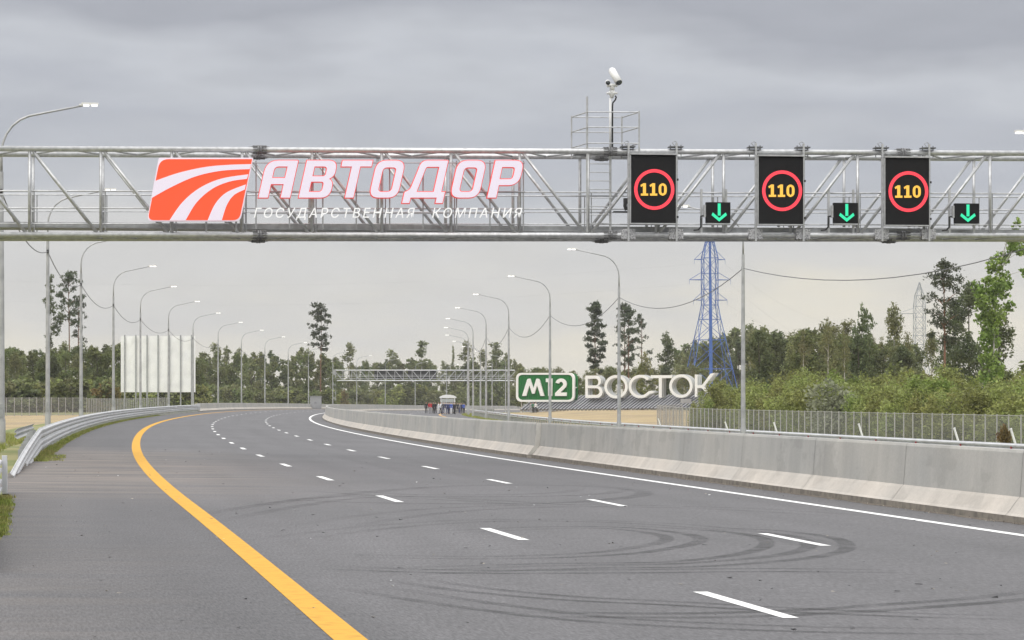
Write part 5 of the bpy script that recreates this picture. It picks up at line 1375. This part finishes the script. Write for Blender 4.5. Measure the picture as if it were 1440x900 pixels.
# bushes right behind the fence
BT = interp([(975, 560), (990, 548), (1010, 536), (1040, 524), (1100, 520), (1160, 518), (1200, 528), (1300, 527), (1440, 528), (1700, 526)])
for r_, (fs, n) in enumerate(((44, 26), (47, 26), (50.5, 24), (55, 20))):
    for i in range(n):
        s = 60 + (222 - 60) * (i + U_(.1, .9)) / n; p = P(s, fs + U_(-.8, .8)); px = 720 + p.x / p.y * F
        if px < 1006 or px > 1750: continue
        pt = BT(px) + U_(-4, 5) + (3 - r_) * 6
        kd = 'silver_bush' if 1156 < px < 1182 and r_ < 1 else random.choice(['willow_bush'] * 7 + ['bright_bush'])
        plant(kd, px, pt, p.y, 'pale silvery bush behind the wire fence below the middle of the right hand wood' if kd == 'silver_bush' else 'leafy green bush packed behind the wire fence on the right', 'bush', 'silvery bushes behind the right fence' if kd == 'silver_bush' else 'green bushes behind the right fence', U_(1.0, 1.35), sink=.2)
for px, pt, Y_ in ((1002, 541, 236), (989, 553, 234), (1012, 536, 240), (981, 563, 232)):
    plant('willow_bush', px, pt, Y_, 'rounded green bush at the left end of the bushes, before the last white letter', 'bush', 'bushes before the last white letter', .95, sink=.1)
for r_, (fs, n) in enumerate(((64, 16), (74, 16))):
    for i in range(n):
        s = 70 + (235 - 70) * (i + U_(.2, .8)) / n; p = P(s, fs + U_(-2, 2)); px = 720 + p.x / p.y * F
        if px < 1030 or px > 1700: continue
        plant(random.choice(['willow_bush', 'shrub']), px, BT(px) + U_(-8, 2) - 4, p.y, 'taller green bush between the fence bushes and the right hand wood', 'bush', 'taller bushes before the right hand wood', U_(1.0, 1.3))
# shrubs along the far side of the bend and at the foot of the woods
for px0, px1, Y, n, top, lab, grp in ((-140, 165, 385, 20, 536, 'low green shrub at the foot of the left wood', 'shrubs below the left wood'), (165, 290, 512, 14, 546, 'low shrub seen under the white billboard', 'shrubs behind the billboard'), (285, 470, 598, 18, 548, 'light green shrub beyond the outer barrier of the bend', 'shrubs beyond the bend'),
                                  (470, 640, 815, 20, 548, 'light green shrub behind the far gantry legs', 'shrubs behind the far gantry'), (640, 735, 830, 8, 545, 'shrub in the shade of the distant wood right of the crowd', 'shrubs right of the crowd')):
    for i in range(n):
        px = px0 + (px1 - px0) * (i + U_(.1, .9)) / n; plant('shrub', px, top + U_(-6, 7), Y * U_(.985, 1.015), lab, 'bush', grp, U_(1.1, 1.6))
plant('autumn_shrub', 481, 549, 800, 'rusty brown shrub beside the left leg of the far gantry', 'bush', None, 1.1)
plant('autumn_shrub', 150, 540, 380, 'reddish brown shrub left of the white billboard', 'bush', None, 1.2)
plant('spruce_tree', 330, 543, 590, 'small dark conifer among the shrubs beyond the bend', 'tree', None, 1.0)
plant('autumn_shrub', 1412, 600, P(92, 43).y - 2, 'small orange tinted shrub low behind the right fence', 'bush', None, .5)

# ================================================================== GRASS ALONG THE EDGES (uncountable)
def tufts(n, fn, hmin, hmax, blades=7):
    C, Hs = [], []
    for _ in range(n):
        p, k = fn(); C.append(p); Hs.append(U_(hmin, hmax) * k)
    m_v = []; 
    for c, h in zip(C, Hs):
        for _ in range(blades):
            a = U_(0, 6.28); b = Vector((math.cos(a), math.sin(a), 0)); base = c + Vector((U_(-.06, .06), U_(-.06, .06), -.02)); tip = base + b * U_(.1, .6) * h + Vector((0, 0, h * U_(.6, 1.1))); w = b.cross(Vector((0, 0, 1))) * .012
            m_v += [base - w, base + w, tip]
    me = bpy.data.meshes.new('verge_grass'); me.from_pydata([tuple(v) for v in m_v], [], [[i, i + 1, i + 2] for i in range(0, len(m_v), 3)]); me.materials.append(M['grass']); me.update()
    o = bpy.data.objects.new('verge_grass', me); col.objects.link(o); o['kind'] = 'stuff'
def vg():
    s = random.uniform(49, 230) if random.random() < .8 else random.uniform(49, 70); o = random.uniform(-6.7, -6.3) ; return P(s, o), .9 if o < -6.42 else .5
tufts(5200, vg, .05, .17)
tufts(350, lambda: (P(random.uniform(50, 57), random.uniform(-6.9, -5.9)), .7), .04, .14)
tufts(900, lambda: (P(random.uniform(11, 23.5), -6.60 - abs(random.gauss(0, .3))), .8), .03, .12)
tufts(3500, lambda: ((lambda p: Vector((p.x, p.y, ground_z(p.x, p.y))))(P(random.uniform(49, 100), random.uniform(-18, -8))), 1.0), .06, .25)
tufts(1500, lambda: (P(random.uniform(200, 420), random.uniform(25.5, 26.8)), 1.0), .1, .25, 5)

# ================================================================== AIR
if HAZE > 0:
    hz = MB(); hz.box((0, 1650, 22), (6200, 3900, 66)); hm_ = bpy.data.materials.new('haze'); hm_.use_nodes = True
    nn = hm_.node_tree.nodes; nn.clear(); o_ = nn.new("ShaderNodeOutputMaterial"); v_ = nn.new("ShaderNodeVolumePrincipled")
    v_.inputs["Color"].default_value = (.88, .872, .86, 1); v_.inputs["Density"].default_value = HAZE; v_.inputs["Anisotropy"].default_value = .2
    hm_.node_tree.links.new(v_.outputs[0], o_.inputs["Volume"]); M['haze'] = hm_
    tag(hz.build('haze', 'haze'), kind='stuff')
